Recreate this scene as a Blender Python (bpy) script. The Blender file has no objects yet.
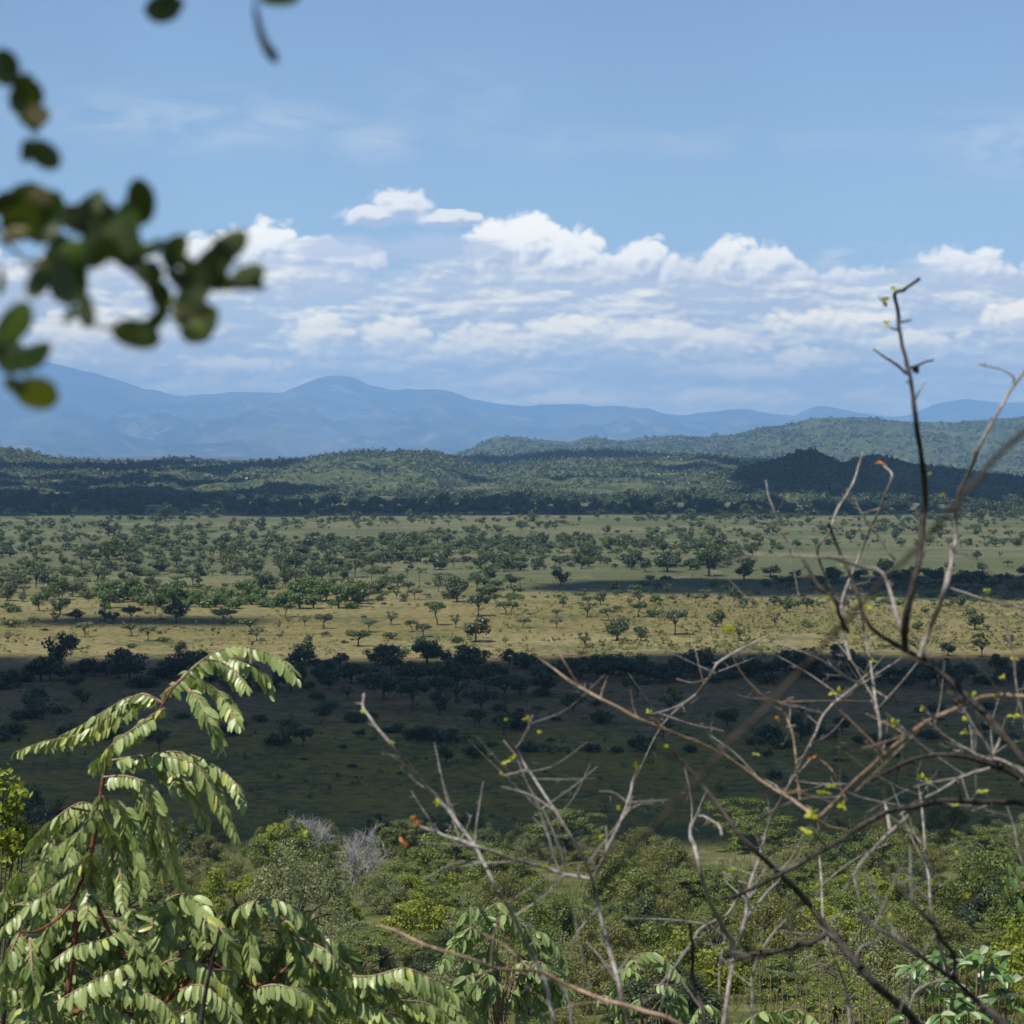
import bpy, math, random
import numpy as np
from mathutils import Vector, Matrix

R = np.random.default_rng(7)
random.seed(7)
SC = bpy.context.scene
COL = SC.collection
H = 60.0            # camera height above the plain
FPX = 1911.0        # focal length in pixels of the 1024 frame
Y0 = 451.0          # row of the true horizon
PITCH = math.atan((512 - Y0) / FPX)
SUN_EL, SUN_AZ = math.radians(63), math.radians(-128)   # azimuth from the view axis, to the left and a little behind
SUN = np.array([math.sin(SUN_AZ) * math.cos(SUN_EL), math.cos(SUN_AZ) * math.cos(SUN_EL), math.sin(SUN_EL)])
FWD = np.array([0, math.cos(PITCH), -math.sin(PITCH)])
UPV = np.array([0, math.sin(PITCH), math.cos(PITCH)])
CAM = np.array([0, 0, H])


def ray(px, py):
    d = FWD + np.array([1, 0, 0]) * ((px - 512) / FPX) + UPV * ((512 - py) / FPX)
    return d / d[1]


def P(px, py, D):
    """the point at distance D ahead of the camera that a pixel of the photograph looks at"""
    return CAM + ray(px, py) * D


def sstep(a, b, x):
    t = np.clip((x - a) / (b - a), 0, 1)
    return t * t * (3 - 2 * t)


# ------------------------------------------------------------------ smooth noise in numpy
_T = np.random.default_rng(3).random((256, 256))


def vnoise(x, y):
    x = np.asarray(x, float); y = np.asarray(y, float)
    xi = np.floor(x).astype(int); yi = np.floor(y).astype(int)
    fx = x - xi; fy = y - yi
    fx = fx * fx * (3 - 2 * fx); fy = fy * fy * (3 - 2 * fy)
    g = lambda a, b: _T[a % 256, b % 256]
    return (g(xi, yi) * (1 - fx) + g(xi + 1, yi) * fx) * (1 - fy) + (g(xi, yi + 1) * (1 - fx) + g(xi + 1, yi + 1) * fx) * fy


def fbm(x, y, o=4):
    s, a, t = 0, 1.0, 0
    for k in range(o):
        s = s + a * vnoise(x * 2 ** k + 17.3 * k, y * 2 ** k + 5.7 * k); t += a; a *= .5
    return s / t


# ------------------------------------------------------------------ ground height
PY = np.array([-300, -50, 0, 4, 12, 30, 60, 100, 150, 200, 250, 290, 320, 350, 20000.])
PZ = np.array([4, -.6, -1.7, -2.3, -6.5, -14, -22, -31.5, -40, -48, -55, -59, -60.2, -60.4, -60.4])


def gz(x, y):
    x = np.asarray(x, float); y = np.asarray(y, float)
    z = H + np.interp(y, PY, PZ)
    near = sstep(20, 90, y) * (1 - sstep(260, 330, y))
    z = z + near * (fbm(x / 34, y / 34, 3) - .5) * 4.0
    z = z + sstep(320, 600, y) * (fbm(x / 160 + 9, y / 200 + 3, 3) - .5) * 2.2
    return z


def hit(px, py):
    d = ray(px, py)
    lo = 25.0
    ys = np.geomspace(25, 42000, 1000)
    zs = H + d[2] * ys
    b = np.nonzero(zs < gz(d[0] * ys, ys))[0]
    if len(b) == 0:
        return None
    lo, hi = ys[max(b[0] - 1, 0)], ys[b[0]]
    for _ in range(18):
        m = (lo + hi) / 2
        if H + d[2] * m < gz(d[0] * m, m): hi = m
        else: lo = m
    return np.array([d[0] * hi, hi, float(gz(d[0] * hi, hi))])


# ------------------------------------------------------------------ node helper
class V_:
    """a float socket with arithmetic"""
    def __init__(s, nt, sock): s.nt, s.s = nt, sock
    def _op(s, op, *a, clamp=False):
        n = s.nt.nodes.new('ShaderNodeMath'); n.operation = op; n.use_clamp = clamp
        for i, q in enumerate((s,) + a):
            if isinstance(q, V_): s.nt.links.new(q.s, n.inputs[i])
            else: n.inputs[i].default_value = float(q)
        return V_(s.nt, n.outputs[0])
    def __add__(s, o): return s._op('ADD', o)
    def __radd__(s, o): return s._op('ADD', o)
    def __sub__(s, o): return s._op('SUBTRACT', o)
    def __rsub__(s, o): return (s * -1.0) + o
    def __mul__(s, o): return s._op('MULTIPLY', o)
    def __rmul__(s, o): return s._op('MULTIPLY', o)
    def __truediv__(s, o): return s._op('DIVIDE', o)
    def max(s, o): return s._op('MAXIMUM', o)
    def min(s, o): return s._op('MINIMUM', o)
    def clamp(s): return s._op('ADD', 0.0, clamp=True)
    def sqrt(s): return s._op('SQRT')
    def abs(s): return s._op('ABSOLUTE')
    def exp(s): return s._op('EXPONENT')
    def smooth(s, a, b):
        n = s.nt.nodes.new('ShaderNodeMapRange'); n.interpolation_type = 'SMOOTHSTEP'
        s.nt.links.new(s.s, n.inputs['Value'])
        n.inputs['From Min'].default_value = a; n.inputs['From Max'].default_value = b
        return V_(s.nt, n.outputs['Result'])


def comb(nt, x, y, z):
    n = nt.nodes.new('ShaderNodeCombineXYZ')
    for i, q in enumerate((x, y, z)):
        if isinstance(q, V_): nt.links.new(q.s, n.inputs[i])
        else: n.inputs[i].default_value = float(q)
    return n.outputs[0]


def noise(nt, vec, scale=1, detail=4, rough=.55, dist=0, dim='3D'):
    n = nt.nodes.new('ShaderNodeTexNoise'); n.noise_dimensions = dim
    nt.links.new(vec, n.inputs['Vector'])
    n.inputs['Scale'].default_value = scale; n.inputs['Detail'].default_value = detail
    n.inputs['Roughness'].default_value = rough; n.inputs['Distortion'].default_value = dist
    return V_(nt, n.outputs[0])


def vor(nt, vec, scale=1, smooth=.35):
    n = nt.nodes.new('ShaderNodeTexVoronoi'); n.feature = 'SMOOTH_F1'; n.voronoi_dimensions = '2D'
    nt.links.new(vec, n.inputs['Vector']); n.inputs['Scale'].default_value = scale
    n.inputs['Smoothness'].default_value = smooth
    n.inputs['Detail'].default_value = 1.0
    return V_(nt, n.outputs['Distance'])


def mixc(nt, f, a, b):
    n = nt.nodes.new('ShaderNodeMix'); n.data_type = 'RGBA'
    for q, name in ((f, 0), (a, 6), (b, 7)):
        if isinstance(q, V_): nt.links.new(q.s, n.inputs[name])
        elif hasattr(q, 'is_output'): nt.links.new(q, n.inputs[name])
        elif isinstance(q, (int, float)): n.inputs[name].default_value = q
        else: n.inputs[name].default_value = (*q, 1)
    return n.outputs[2]


# ------------------------------------------------------------------ sky
def make_world():
    w = bpy.data.worlds.new("World"); SC.world = w; w.use_nodes = True
    nt = w.node_tree; nt.nodes.clear()
    out = nt.nodes.new('ShaderNodeOutputWorld'); bg = nt.nodes.new('ShaderNodeBackground')
    sky = nt.nodes.new('ShaderNodeTexSky'); sky.sky_type = 'NISHITA'; sky.sun_disc = False
    sky.sun_elevation = SUN_EL; sky.sun_rotation = SUN_AZ
    sky.altitude = 1500; sky.air_density = 1.1; sky.dust_density = .0; sky.ozone_density = 1.5
    tc = nt.nodes.new('ShaderNodeTexCoord'); sp = nt.nodes.new('ShaderNodeSeparateXYZ')
    nt.links.new(tc.outputs['Generated'], sp.inputs[0])
    x, y, z = (V_(nt, sp.outputs[i]) for i in range(3))
    at = nt.nodes.new('ShaderNodeMath'); at.operation = 'ARCTAN2'
    nt.links.new(x.s, at.inputs[0]); nt.links.new(y.s, at.inputs[1])
    # azimuth and elevation in steps of 1/1911 radian, so that one step is about one pixel of the long lens
    X = V_(nt, at.outputs[0]) * FPX + 512.0
    Yd = Y0 - z._op('ARCSINE') * FPX
    S = 0.084                      # world strength; cloud colours below are divided by it

    def c(r, g, b): return (r / S, g / S, b / S)

    lone = [(402, 210, 34, 20, 1.), (378, 218, 38, 12, 1.), (444, 221, 44, 10, 1.)]
    blobs = [(272, 250, 34, 24, 1.), (304, 258, 36, 20, 1.), (225, 264, 60, 28, 1.), (345, 262, 40, 16, .9),
             (496, 252, 30, 30, 1.), (528, 250, 38, 36, 1.), (562, 268, 44, 36, 1.), (590, 280, 40, 30, 1.), (640, 276, 34, 34, 1.), (668, 284, 36, 30, 1.),
             (728, 274, 30, 32, 1.), (758, 280, 40, 32, 1.), (788, 290, 34, 26, 1.), (850, 294, 56, 24, .95), (938, 284, 30, 30, 1.), (968, 286, 40, 28, 1.), (700, 290, 34, 26, .95),
             (150, 285, 66, 28, 1.), (50, 300, 80, 30, 1.), (-80, 280, 90, 40, 1.), (1090, 290, 90, 36, 1.),
             (-220, 290, 90, 36, 1.), (1250, 284, 100, 46, 1.)]
    grey_b = [(340, 250, 60, 16, 1.), (440, 252, 80, 20, 1.), (905, 288, 60, 22, 1.), (700, 296, 90, 18, 1.), (600, 300, 110, 18, 1.), (300, 276, 90, 18, 1.), (810, 298, 80, 16, 1.), (1000, 300, 80, 18, 1.), (1120, 270, 70, 20, .9), (-120, 262, 80, 22, .9)]
    low = [(322, 338, 36, 26, 1.), (398, 336, 38, 20, 1.), (570, 332, 50, 20, 1.), (655, 336, 54, 18, 1.),
           (748, 376, 34, 14, .9), (800, 366, 28, 20, .9), (490, 346, 60, 22, .8), (100, 340, 70, 28, 1.), (905, 345, 60, 14, .7),
           (1005, 322, 34, 18, .9), (720, 398, 60, 12, .6), (520, 382, 40, 12, .7), (-60, 350, 60, 20, .9), (1110, 350, 60, 20, .9),
           (235, 368, 60, 12, .7), (560, 400, 60, 10, .6), (700, 345, 60, 18, .8), (830, 325, 70, 16, .7)]

    def field(X, Yd, bl, nx, ny, seed, k1, k2, off):
        F = None
        for (bx, by, a, b, s) in bl:
            u = (X - bx) * (1 / a); v = (Yd - by) * (1 / b)
            q = s - (u * u + v * v).sqrt() * s
            F = q if F is None else F.max(q)
        n1 = noise(nt, comb(nt, X * (1 / nx) + seed * 13.7, Yd * (1 / ny) + seed * 5.3, 0), 1, 7, .52, 0, dim='2D')
        n2 = noise(nt, comb(nt, X * (1 / (nx * .62)) + seed, Yd * (1 / (ny * .62)), 0), 1, 1.5, .5, 0, dim='2D')
        return F + (n1 - .5) * k1 + ((n2 - .5).abs() * 2.0 - .22) * k2 + off

    col = sky.outputs[0]
    # faint high cirrus
    cir = noise(nt, comb(nt, X * (1 / 80) + (4.) * 13.7, Yd * (1 / 24) + (4.) * 5.3, 0), 1, 5, .55, .4, dim='2D')
    win = None
    for (bx, by, a, b, s) in [(210, 130, 150, 24, 1.), (375, 147, 40, 18, 1.), (1000, 160, 80, 28, 1.), (455, 105, 60, 30, .5), (620, 148, 240, 14, .4), (-200, 120, 200, 40, .8), (1300, 150, 200, 40, .8)]:
        u = (X - bx) * (1 / a); v = (Yd - by) * (1 / b)
        g = ((u * u + v * v) * -1.0).exp() * s
        win = g if win is None else win.max(g)
    cm = (cir.smooth(.34, .70) * win * .50)
    col = mixc(nt, cm, col, c(.58, .60, .62))

    def cumulus(col, bl, nx, ny, seed, k1, k2, white, grey, amax, e, off, sh=1.0, yref=None):
        D = field(X, Yd, bl, nx, ny, seed, k1, k2, off)
        D2 = field(X - 4.0, Yd - 6.0, bl, nx, ny, seed, k1, k2, off)    # density towards the sun
        m = D.smooth(0.0, e) * amax
        lit = (D - D2) * (1.5 * sh) - D * (.30 * sh) + .60  # sunlit side and grey base are painted into the cloud colour
        if yref is not None: lit = lit + (Yd * -1.0 + yref) * .012
        return mixc(nt, m, col, mixc(nt, lit.smooth(-.05, .95), grey, white))

    def sheet(X, Yd):
        a = noise(nt, comb(nt, X * (1 / 95) + 120, Yd * (1 / 27) + 40, 0), 1, 7, .52, 0, dim='2D')
        b = noise(nt, comb(nt, X * (1 / 34) + 7, Yd * (1 / 17) + 9, 0), 1, 2, .5, 0, dim='2D')
        return a + (b - .5).abs() * .42

    edge = noise(nt, comb(nt, X * (1 / 60) + 274, Yd * (1 / 24) + 106, 0), 1, 5, .55, dim='2D')
    far = Yd.smooth(310, 425)
    grey = mixc(nt, far, c(.62, .60, .58), c(1.0, .92, .70))
    pale = mixc(nt, far, c(1.42, 1.24, .88), c(1.60, 1.36, .88))
    # the white tops of the bank
    col = cumulus(col, blobs, 40, 34, 2., .75, .55, c(1.24, 1.12, .90), c(.50, .51, .56), .96, .34, .20, 1.0, 274.0)
    col = cumulus(col, lone, 40, 30, 3.3, .70, .5, c(1.02, .94, .82), c(.44, .47, .55), .88, .34, .10, 1.0, 214.0)
    # grey shelves in front of them, then the stratus sheets below
    gd = field(X, Yd, grey_b, 60, 14, 5., .7, .2, .05)
    col = mixc(nt, gd.smooth(.0, .55) * .8, col, c(.53, .55, .62))
    s1 = sheet(X, Yd); s2 = sheet(X - 4.0, Yd - 5.0)
    under = (Yd + (edge - .5) * 64.0).smooth(256, 296)
    cover = under * s1.smooth(.26, .54) * .94
    tone = ((s1 - s2) * 2.0 + .34 + (s1 - .58) * 1.1).smooth(.0, 1.0)  # lit upper edges embossed into the sheet tones
    col = mixc(nt, under * .65, col, mixc(nt, far, c(.70, .68, .66), c(1.12, 1.02, .78)))
    col = mixc(nt, cover, col, mixc(nt, tone, grey, pale))
    col = cumulus(col, low, 40, 22, 6., .8, .5, c(1.95, 1.60, .98), c(.95, .88, .70), .8, .45, .14, .9)
    bg2 = nt.nodes.new('ShaderNodeBackground')
    nt.links.new(sky.outputs[0], bg2.inputs[0]); bg2.inputs[1].default_value = S
    nt.links.new(col, bg.inputs[0]); bg.inputs[1].default_value = S
    # clouds only exist in the low belt of the sky
    belt = Yd._op('GREATER_THAN', 40.0) * Yd._op('LESS_THAN', 480.0)
    mx = nt.nodes.new('ShaderNodeMixShader'); nt.links.new(belt.s, mx.inputs[0])
    nt.links.new(bg2.outputs[0], mx.inputs[1]); nt.links.new(bg.outputs[0], mx.inputs[2]); nt.links.new(mx.outputs[0], out.inputs[0])
    w.cycles.sampling_method = 'MANUAL'; w.cycles.sample_map_resolution = 512


# ------------------------------------------------------------------ materials
def new_mat(name):
    m = bpy.data.materials.new(name); m.use_nodes = True
    nt = m.node_tree; nt.nodes.clear()
    out = nt.nodes.new('ShaderNodeOutputMaterial')
    return m, nt, out


def leaf_mat(name, c1, c2, c3=None, trans=.35, rough=.5, spec=.35, objvar=.25, f3=.12):
    """foliage: colour differs from leaf to leaf and from plant to plant; light passes through"""
    m, nt, out = new_mat(name)
    ge = nt.nodes.new('ShaderNodeNewGeometry'); oi = nt.nodes.new('ShaderNodeObjectInfo')
    isl = V_(nt, ge.outputs['Random Per Island']); ob = V_(nt, oi.outputs['Random'])
    f = (isl * (1 - objvar) + ob * objvar)
    col = mixc(nt, f, c1, c2)
    if c3 is not None:
        col = mixc(nt, (isl * 7.31)._op('FRACT').smooth(1 - f3 - .02, 1 - f3 + .02), col, c3)
    p = nt.nodes.new('ShaderNodeBsdfPrincipled')
    nt.links.new(col, p.inputs['Base Color']); p.inputs['Roughness'].default_value = rough
    p.inputs['Specular IOR Level'].default_value = spec
    t = nt.nodes.new('ShaderNodeBsdfTranslucent'); nt.links.new(mixc(nt, .35, col, (.25, .35, .03)), t.inputs[0])
    mx = nt.nodes.new('ShaderNodeMixShader'); mx.inputs[0].default_value = trans
    nt.links.new(p.outputs[0], mx.inputs[1]); nt.links.new(t.outputs[0], mx.inputs[2])
    nt.links.new(mx.outputs[0], out.inputs[0])
    return m


def bark_mat(name, c1, c2, scale=40, rough=.85, bump=.4):
    m, nt, out = new_mat(name)
    tc = nt.nodes.new('ShaderNodeTexCoord')
    n = noise(nt, tc.outputs['Object'], scale, 6, .65)
    n2 = noise(nt, tc.outputs['Object'], scale * .18, 3, .5)
    col = mixc(nt, (n * .6 + n2 * .4).smooth(.38, .62), c1, c2)
    p = nt.nodes.new('ShaderNodeBsdfPrincipled'); nt.links.new(col, p.inputs['Base Color'])
    p.inputs['Roughness'].default_value = rough; p.inputs['Specular IOR Level'].default_value = .2
    b = nt.nodes.new('ShaderNodeBump'); b.inputs['Strength'].default_value = bump; b.inputs['Distance'].default_value = .02
    nt.links.new(n.s, b.inputs['Height']); nt.links.new(b.outputs[0], p.inputs['Normal'])
    nt.links.new(p.outputs[0], out.inputs[0])
    return m


def ground_mat():
    m, nt, out = new_mat('savanna_ground')
    ge = nt.nodes.new('ShaderNodeNewGeometry'); sp = nt.nodes.new('ShaderNodeSeparateXYZ')
    pos = ge.outputs['Position']; nt.links.new(pos, sp.inputs[0])
    x, y = V_(nt, sp.outputs[0]), V_(nt, sp.outputs[1])
    big = noise(nt, comb(nt, x * (1 / 260), y * (1 / 90), 1.), 1, 5, .6, .4)
    mid = noise(nt, comb(nt, x * (1 / 40), y * (1 / 22), 2.), 1, 5, .6)
    fine = noise(nt, comb(nt, x * (1 / 3), y * (1 / 3), 3.), 1, 6, .7)
    yy = y + (big - .5) * 70.0
    green, dgreen, gold, straw, brown = (.255, .178, .030), (.150, .112, .020), (.150, .124, .044), (.200, .170, .076), (.225, .135, .056)
    far = mixc(nt, big.smooth(.42, .60), (.075, .088, .04), (.125, .122, .062))
    col = mixc(nt, mid.smooth(.3, .75), (.065, .078, .022), (.13, .125, .04))             # grass between the near bushes
    col = mixc(nt, yy.smooth(268, 309), col, mixc(nt, mid, green, dgreen))              # green flat below the slope
    col = mixc(nt, yy.smooth(389, 459), col, mixc(nt, mid, brown, (.15, .10, .045)))     # burnt brown belt
    col = mixc(nt, yy.smooth(531, 575), col, mixc(nt, big.smooth(.35, .7), gold, straw)) # dry gold
    col = mixc(nt, yy.smooth(745, 937), col, far)
    col = mixc(nt, (mid * .6 + fine * .4).smooth(.46, .60) * .75, col, (.066, .074, .026))
    col = mixc(nt, noise(nt, comb(nt, x * (1 / 22), y * (1 / 30), 7.), 1, 4, .6).smooth(.60, .72) * .5, col, (.25, .205, .12))
    col = mixc(nt, yy.smooth(2500, 4200), col, mixc(nt, big.smooth(.4, .62), (.04, .055, .028), (.085, .085, .048)))
    col = mixc(nt, fine.smooth(.40, .64) * .65, col, mixc(nt, .75, col, (.02, .022, .01)))
    p = nt.nodes.new('ShaderNodeBsdfPrincipled'); nt.links.new(col, p.inputs['Base Color'])
    p.inputs['Roughness'].default_value = .95; p.inputs['Specular IOR Level'].default_value = .1
    b = nt.nodes.new('ShaderNodeBump'); b.inputs['Strength'].default_value = .8; b.inputs['Distance'].default_value = .5
    nt.links.new(fine.s, b.inputs['Height']); nt.links.new(b.outputs[0], p.inputs['Normal'])
    nt.links.new(p.outputs[0], out.inputs[0])
    return m


def hill_mat(name, c1, c2, c3, s):
    m, nt, out = new_mat(name)
    ge = nt.nodes.new('ShaderNodeNewGeometry')
    mp = nt.nodes.new('ShaderNodeVectorMath'); mp.operation = 'MULTIPLY'; mp.inputs[1].default_value = (1 / s, 1 / s, 1 / s)
    nt.links.new(ge.outputs['Position'], mp.inputs[0])
    a = noise(nt, mp.outputs[0], 1, 6, .62, .3); b_ = noise(nt, mp.outputs[0], 5.3, 5, .65)
    col = mixc(nt, a.smooth(.38, .62), c1, c2)
    col = mixc(nt, b_.smooth(.52, .66), col, c3)
    p = nt.nodes.new('ShaderNodeBsdfPrincipled'); nt.links.new(col, p.inputs['Base Color'])
    p.inputs['Roughness'].default_value = .95; p.inputs['Specular IOR Level'].default_value = .05
    nt.links.new(p.outputs[0], out.inputs[0])
    return m


M = {}


def make_mats():
    M['ground'] = ground_mat()
    M['hill'] = hill_mat('hill_scrub', (.026, .038, .017), (.060, .074, .030), (.12, .118, .058), 70)
    M['mountain'] = hill_mat('mountain_slope', (.020, .030, .020), (.095, .098, .064), (.17, .145, .105), 2600)  # dark patches stand for woodland and for cloud shadows put into the colour
    L = leaf_mat
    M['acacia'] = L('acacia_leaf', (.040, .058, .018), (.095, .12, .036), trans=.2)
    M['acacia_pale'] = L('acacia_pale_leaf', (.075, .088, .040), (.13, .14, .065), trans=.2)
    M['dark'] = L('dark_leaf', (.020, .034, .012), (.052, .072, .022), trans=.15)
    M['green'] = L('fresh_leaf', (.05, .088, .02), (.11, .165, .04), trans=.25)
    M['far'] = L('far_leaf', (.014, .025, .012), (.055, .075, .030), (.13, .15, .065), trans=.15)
    M['olive'] = L('olive_leaf', (.064, .070, .014), (.19, .182, .046), trans=.25)
    M['grey'] = L('grey_green_leaf', (.095, .11, .040), (.22, .235, .095), trans=.25)
    M['lime'] = L('lime_leaf', (.12, .15, .012), (.28, .30, .025), trans=.4)
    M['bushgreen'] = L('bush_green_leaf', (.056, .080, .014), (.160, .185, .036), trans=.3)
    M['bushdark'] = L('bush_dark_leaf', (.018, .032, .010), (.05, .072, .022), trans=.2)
    M['straw'] = L('straw_blade', (.10, .10, .03), (.22, .19, .065), (.08, .11, .028), trans=.35, f3=.35)
    M['frond'] = L('frond_leaflet', (.13, .185, .045), (.32, .375, .14), (.36, .38, .09), trans=.25, rough=.42, spec=.5, objvar=.30, f3=.08)
    M['frond_far'] = L('sapling_leaflet', (.16, .23, .07), (.28, .35, .14), trans=.3, rough=.48, spec=.4)
    M['shade_leaf'] = L('overhang_shaded_leaf', (.012, .020, .007), (.05, .075, .016), (.10, .085, .035), trans=.3, rough=.5, f3=.12)  # dark tone: the shade on these leaves is put into the colour
    M['tan_leaf'] = L('dry_leaf', (.40, .27, .13), (.50, .36, .18), trans=.4)
    M['yellow_leaf'] = L('yellowing_leaf', (.22, .24, .015), (.32, .26, .015), trans=.5)
    M['bud'] = L('young_bud', (.36, .42, .03), (.55, .52, .05), trans=.5)
    M['orange'] = L('orange_bud', (.55, .13, .04), (.72, .27, .10), trans=.5)
    M['broad'] = L('broad_leaf', (.08, .16, .04), (.16, .25, .09), (.34, .38, .22), trans=.3, rough=.42, spec=.5)
    M['bark'] = bark_mat('grey_bark', (.12, .10, .085), (.30, .275, .25), 60)
    M['bark_dark'] = bark_mat('dark_bark', (.012, .010, .009), (.060, .050, .043), 60)
    M['bark_brown'] = bark_mat('brown_bark', (.13, .085, .055), (.32, .235, .16), 60)
    M['bark_red'] = bark_mat('red_stem', (.10, .035, .022), (.20, .085, .05), 40)
    M['trunk'] = bark_mat('trunk_bark', (.05, .04, .03), (.12, .10, .08), 4)
    M['deadwood'] = bark_mat('dead_wood', (.20, .19, .18), (.38, .36, .34), 8)
    m, nt, out = new_mat('cloud_white')
    tc = nt.nodes.new('ShaderNodeTexCoord'); n = noise(nt, tc.outputs['Object'], .02, 4)
    d = nt.nodes.new('ShaderNodeBsdfDiffuse'); nt.links.new(mixc(nt, n, (.84, .84, .84), (.9, .9, .9)), d.inputs[0])
    nt.links.new(d.outputs[0], out.inputs[0]); M['cloud'] = m


# ------------------------------------------------------------------ mesh helpers
class MB:
    def __init__(s): s.v, s.f, s.mi, s.n = [], [], [], 0
    def add(s, V, F, mi=0):
        V = np.asarray(V, np.float32); F = np.asarray(F, np.int64)
        s.v.append(V); s.f.append(F + s.n); s.mi.append(np.full(len(F), mi, np.int32)); s.n += len(V)
        return s
    def mesh(s, name, mats, smooth=False):
        me = bpy.data.meshes.new(name)
        if s.n:
            V = np.concatenate(s.v)
            loops = np.concatenate([f.ravel() for f in s.f])
            tot = np.concatenate([np.full(len(f), f.shape[1]) for f in s.f])
            st = np.concatenate([[0], np.cumsum(tot)[:-1]])
            me.vertices.add(len(V)); me.vertices.foreach_set('co', V.ravel())
            me.loops.add(len(loops)); me.loops.foreach_set('vertex_index', loops.astype(np.int32))
            me.polygons.add(len(tot)); me.polygons.foreach_set('loop_start', st.astype(np.int32))
            me.polygons.foreach_set('material_index', np.concatenate(s.mi))
            me.polygons.foreach_set('use_smooth', np.full(len(tot), smooth))
            me.update(calc_edges=True)
        for m in mats: me.materials.append(m)
        return me


def link(name, data, parent=None, loc=None, **props):
    o = bpy.data.objects.new(name, data); COL.objects.link(o)
    if parent is not None: o.parent = parent
    if loc is not None: o.location = loc
    for k, v in props.items():
        if v is not None: o[k] = v
    return o


def empty(name, loc, **props):
    o = link(name, None, None, loc, **props); o.empty_display_size = .1
    return o


def copy_tree(root, loc, rz, sc, **props):
    r = root.copy(); COL.objects.link(r)
    r.location = loc; r.rotation_euler = (0, 0, rz); r.scale = sc
    for k, v in props.items():
        if v is not None: r[k] = v
    for ch in root.children:
        c = ch.copy(); COL.objects.link(c); c.parent = r
    return r


def unit(v):
    return v / (np.linalg.norm(v, axis=-1, keepdims=True) + 1e-12)


def tube(mb, pts, rad, n=6, mi=0, cap=True):
    pts = np.asarray(pts, float); k = len(pts); rad = np.broadcast_to(np.asarray(rad, float), (k,))
    t = unit(np.gradient(pts, axis=0))
    ref = np.array([0, 0, 1.]) if abs(t[0][2]) < .8 else np.array([0, 1., 0])
    a = unit(np.cross(t[0], ref)); A = [a]
    for i in range(1, k):
        a = A[-1] - t[i] * np.dot(A[-1], t[i]); A.append(unit(a))
    A = np.array(A); B = np.cross(t, A)
    th = np.arange(n) * 2 * math.pi / n
    V = pts[:, None] + rad[:, None, None] * (np.cos(th)[None, :, None] * A[:, None] + np.sin(th)[None, :, None] * B[:, None])
    idx = np.arange(k * n).reshape(k, n)
    F = np.stack([idx[:-1], np.roll(idx[:-1], -1, 1), np.roll(idx[1:], -1, 1), idx[1:]], -1).reshape(-1, 4)
    mb.add(V.reshape(-1, 3), F, mi)
    return mb


def spline(pts, n):
    """Catmull-Rom through the points"""
    p = np.asarray(pts, float)
    if len(p) < 3:
        t = np.linspace(0, 1, n)[:, None]; return p[0] * (1 - t) + p[-1] * t
    q = np.vstack([2 * p[0] - p[1], p, 2 * p[-1] - p[-2]])
    s = np.concatenate([[0], np.cumsum(np.linalg.norm(np.diff(p, axis=0), axis=1))]); s /= s[-1]
    out = []
    for u in np.linspace(0, 1, n):
        i = min(np.searchsorted(s, u, 'right') - 1, len(p) - 2); i = max(i, 0)
        t = (u - s[i]) / (s[i + 1] - s[i] + 1e-9)
        a, b, c, d = q[i], q[i + 1], q[i + 2], q[i + 3]
        out.append(.5 * (2 * b + (c - a) * t + (2 * a - 5 * b + 4 * c - d) * t * t + (3 * b - a - 3 * c + d) * t ** 3))
    return np.array(out)


def quads(c, nrm, size, aspect=.6, rng=R):
    """one small leaf-like quad at every centre"""
    n = len(c); nrm = unit(nrm)
    r = unit(rng.normal(size=(n, 3)))
    a = unit(np.cross(nrm, r)); b = np.cross(nrm, a)
    size = np.broadcast_to(size, (n,))[:, None]
    V = np.stack([c - a * size, c - b * size * aspect, c + a * size, c + b * size * aspect], 1).reshape(-1, 3)
    return V, np.arange(4 * n).reshape(n, 4)


def crown(mb, clumps, n, size, mi=0, up=.35, hollow=.55, rng=R, jit=.35, aspect=.6):
    """n leaves spread through a set of ellipsoid leaf clumps (x, y, z, rx, ry, rz)"""
    cl = np.asarray(clumps, float)
    w = (cl[:, 3] * cl[:, 4] + cl[:, 3] * cl[:, 5]) ; w = w / w.sum()
    k = rng.choice(len(cl), n, p=w)
    d = unit(rng.normal(size=(n, 3)))
    rad = hollow + (1 - hollow) * rng.random(n) ** .6
    rad *= 1 + jit * (rng.random(n) - .5)
    c = cl[k, :3] + d * rad[:, None] * cl[k, 3:6]
    nr = d + rng.normal(size=(n, 3)) * .6 + np.array([0, 0, up])
    V, F = quads(c, nr, size * (.6 + .8 * rng.random(n)), aspect, rng)
    return mb.add(V, F, mi)


# ------------------------------------------------------------------ setting
def make_ground():
    ys = np.concatenate([np.linspace(-250, 0, 12)[:-1], np.linspace(0, 420, 190)[:-1], np.geomspace(420, 46000, 200)])
    s = np.linspace(-1, 1, 181); s = np.sign(s) * np.abs(s) ** 1.4
    W = 260 + np.maximum(ys, 0) * .45
    X = s[None] * W[:, None]; Y = np.repeat(ys[:, None], len(s), 1)
    Z = gz(X, Y)
    idx = np.arange(X.size).reshape(X.shape)
    F = np.stack([idx[:-1, :-1], idx[:-1, 1:], idx[1:, 1:], idx[1:, :-1]], -1).reshape(-1, 4)
    mb = MB().add(np.stack([X, Y, Z], -1).reshape(-1, 3), F)
    link('ground', mb.mesh('ground', [M['ground']], True), kind='structure')


HILLS = []


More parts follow.
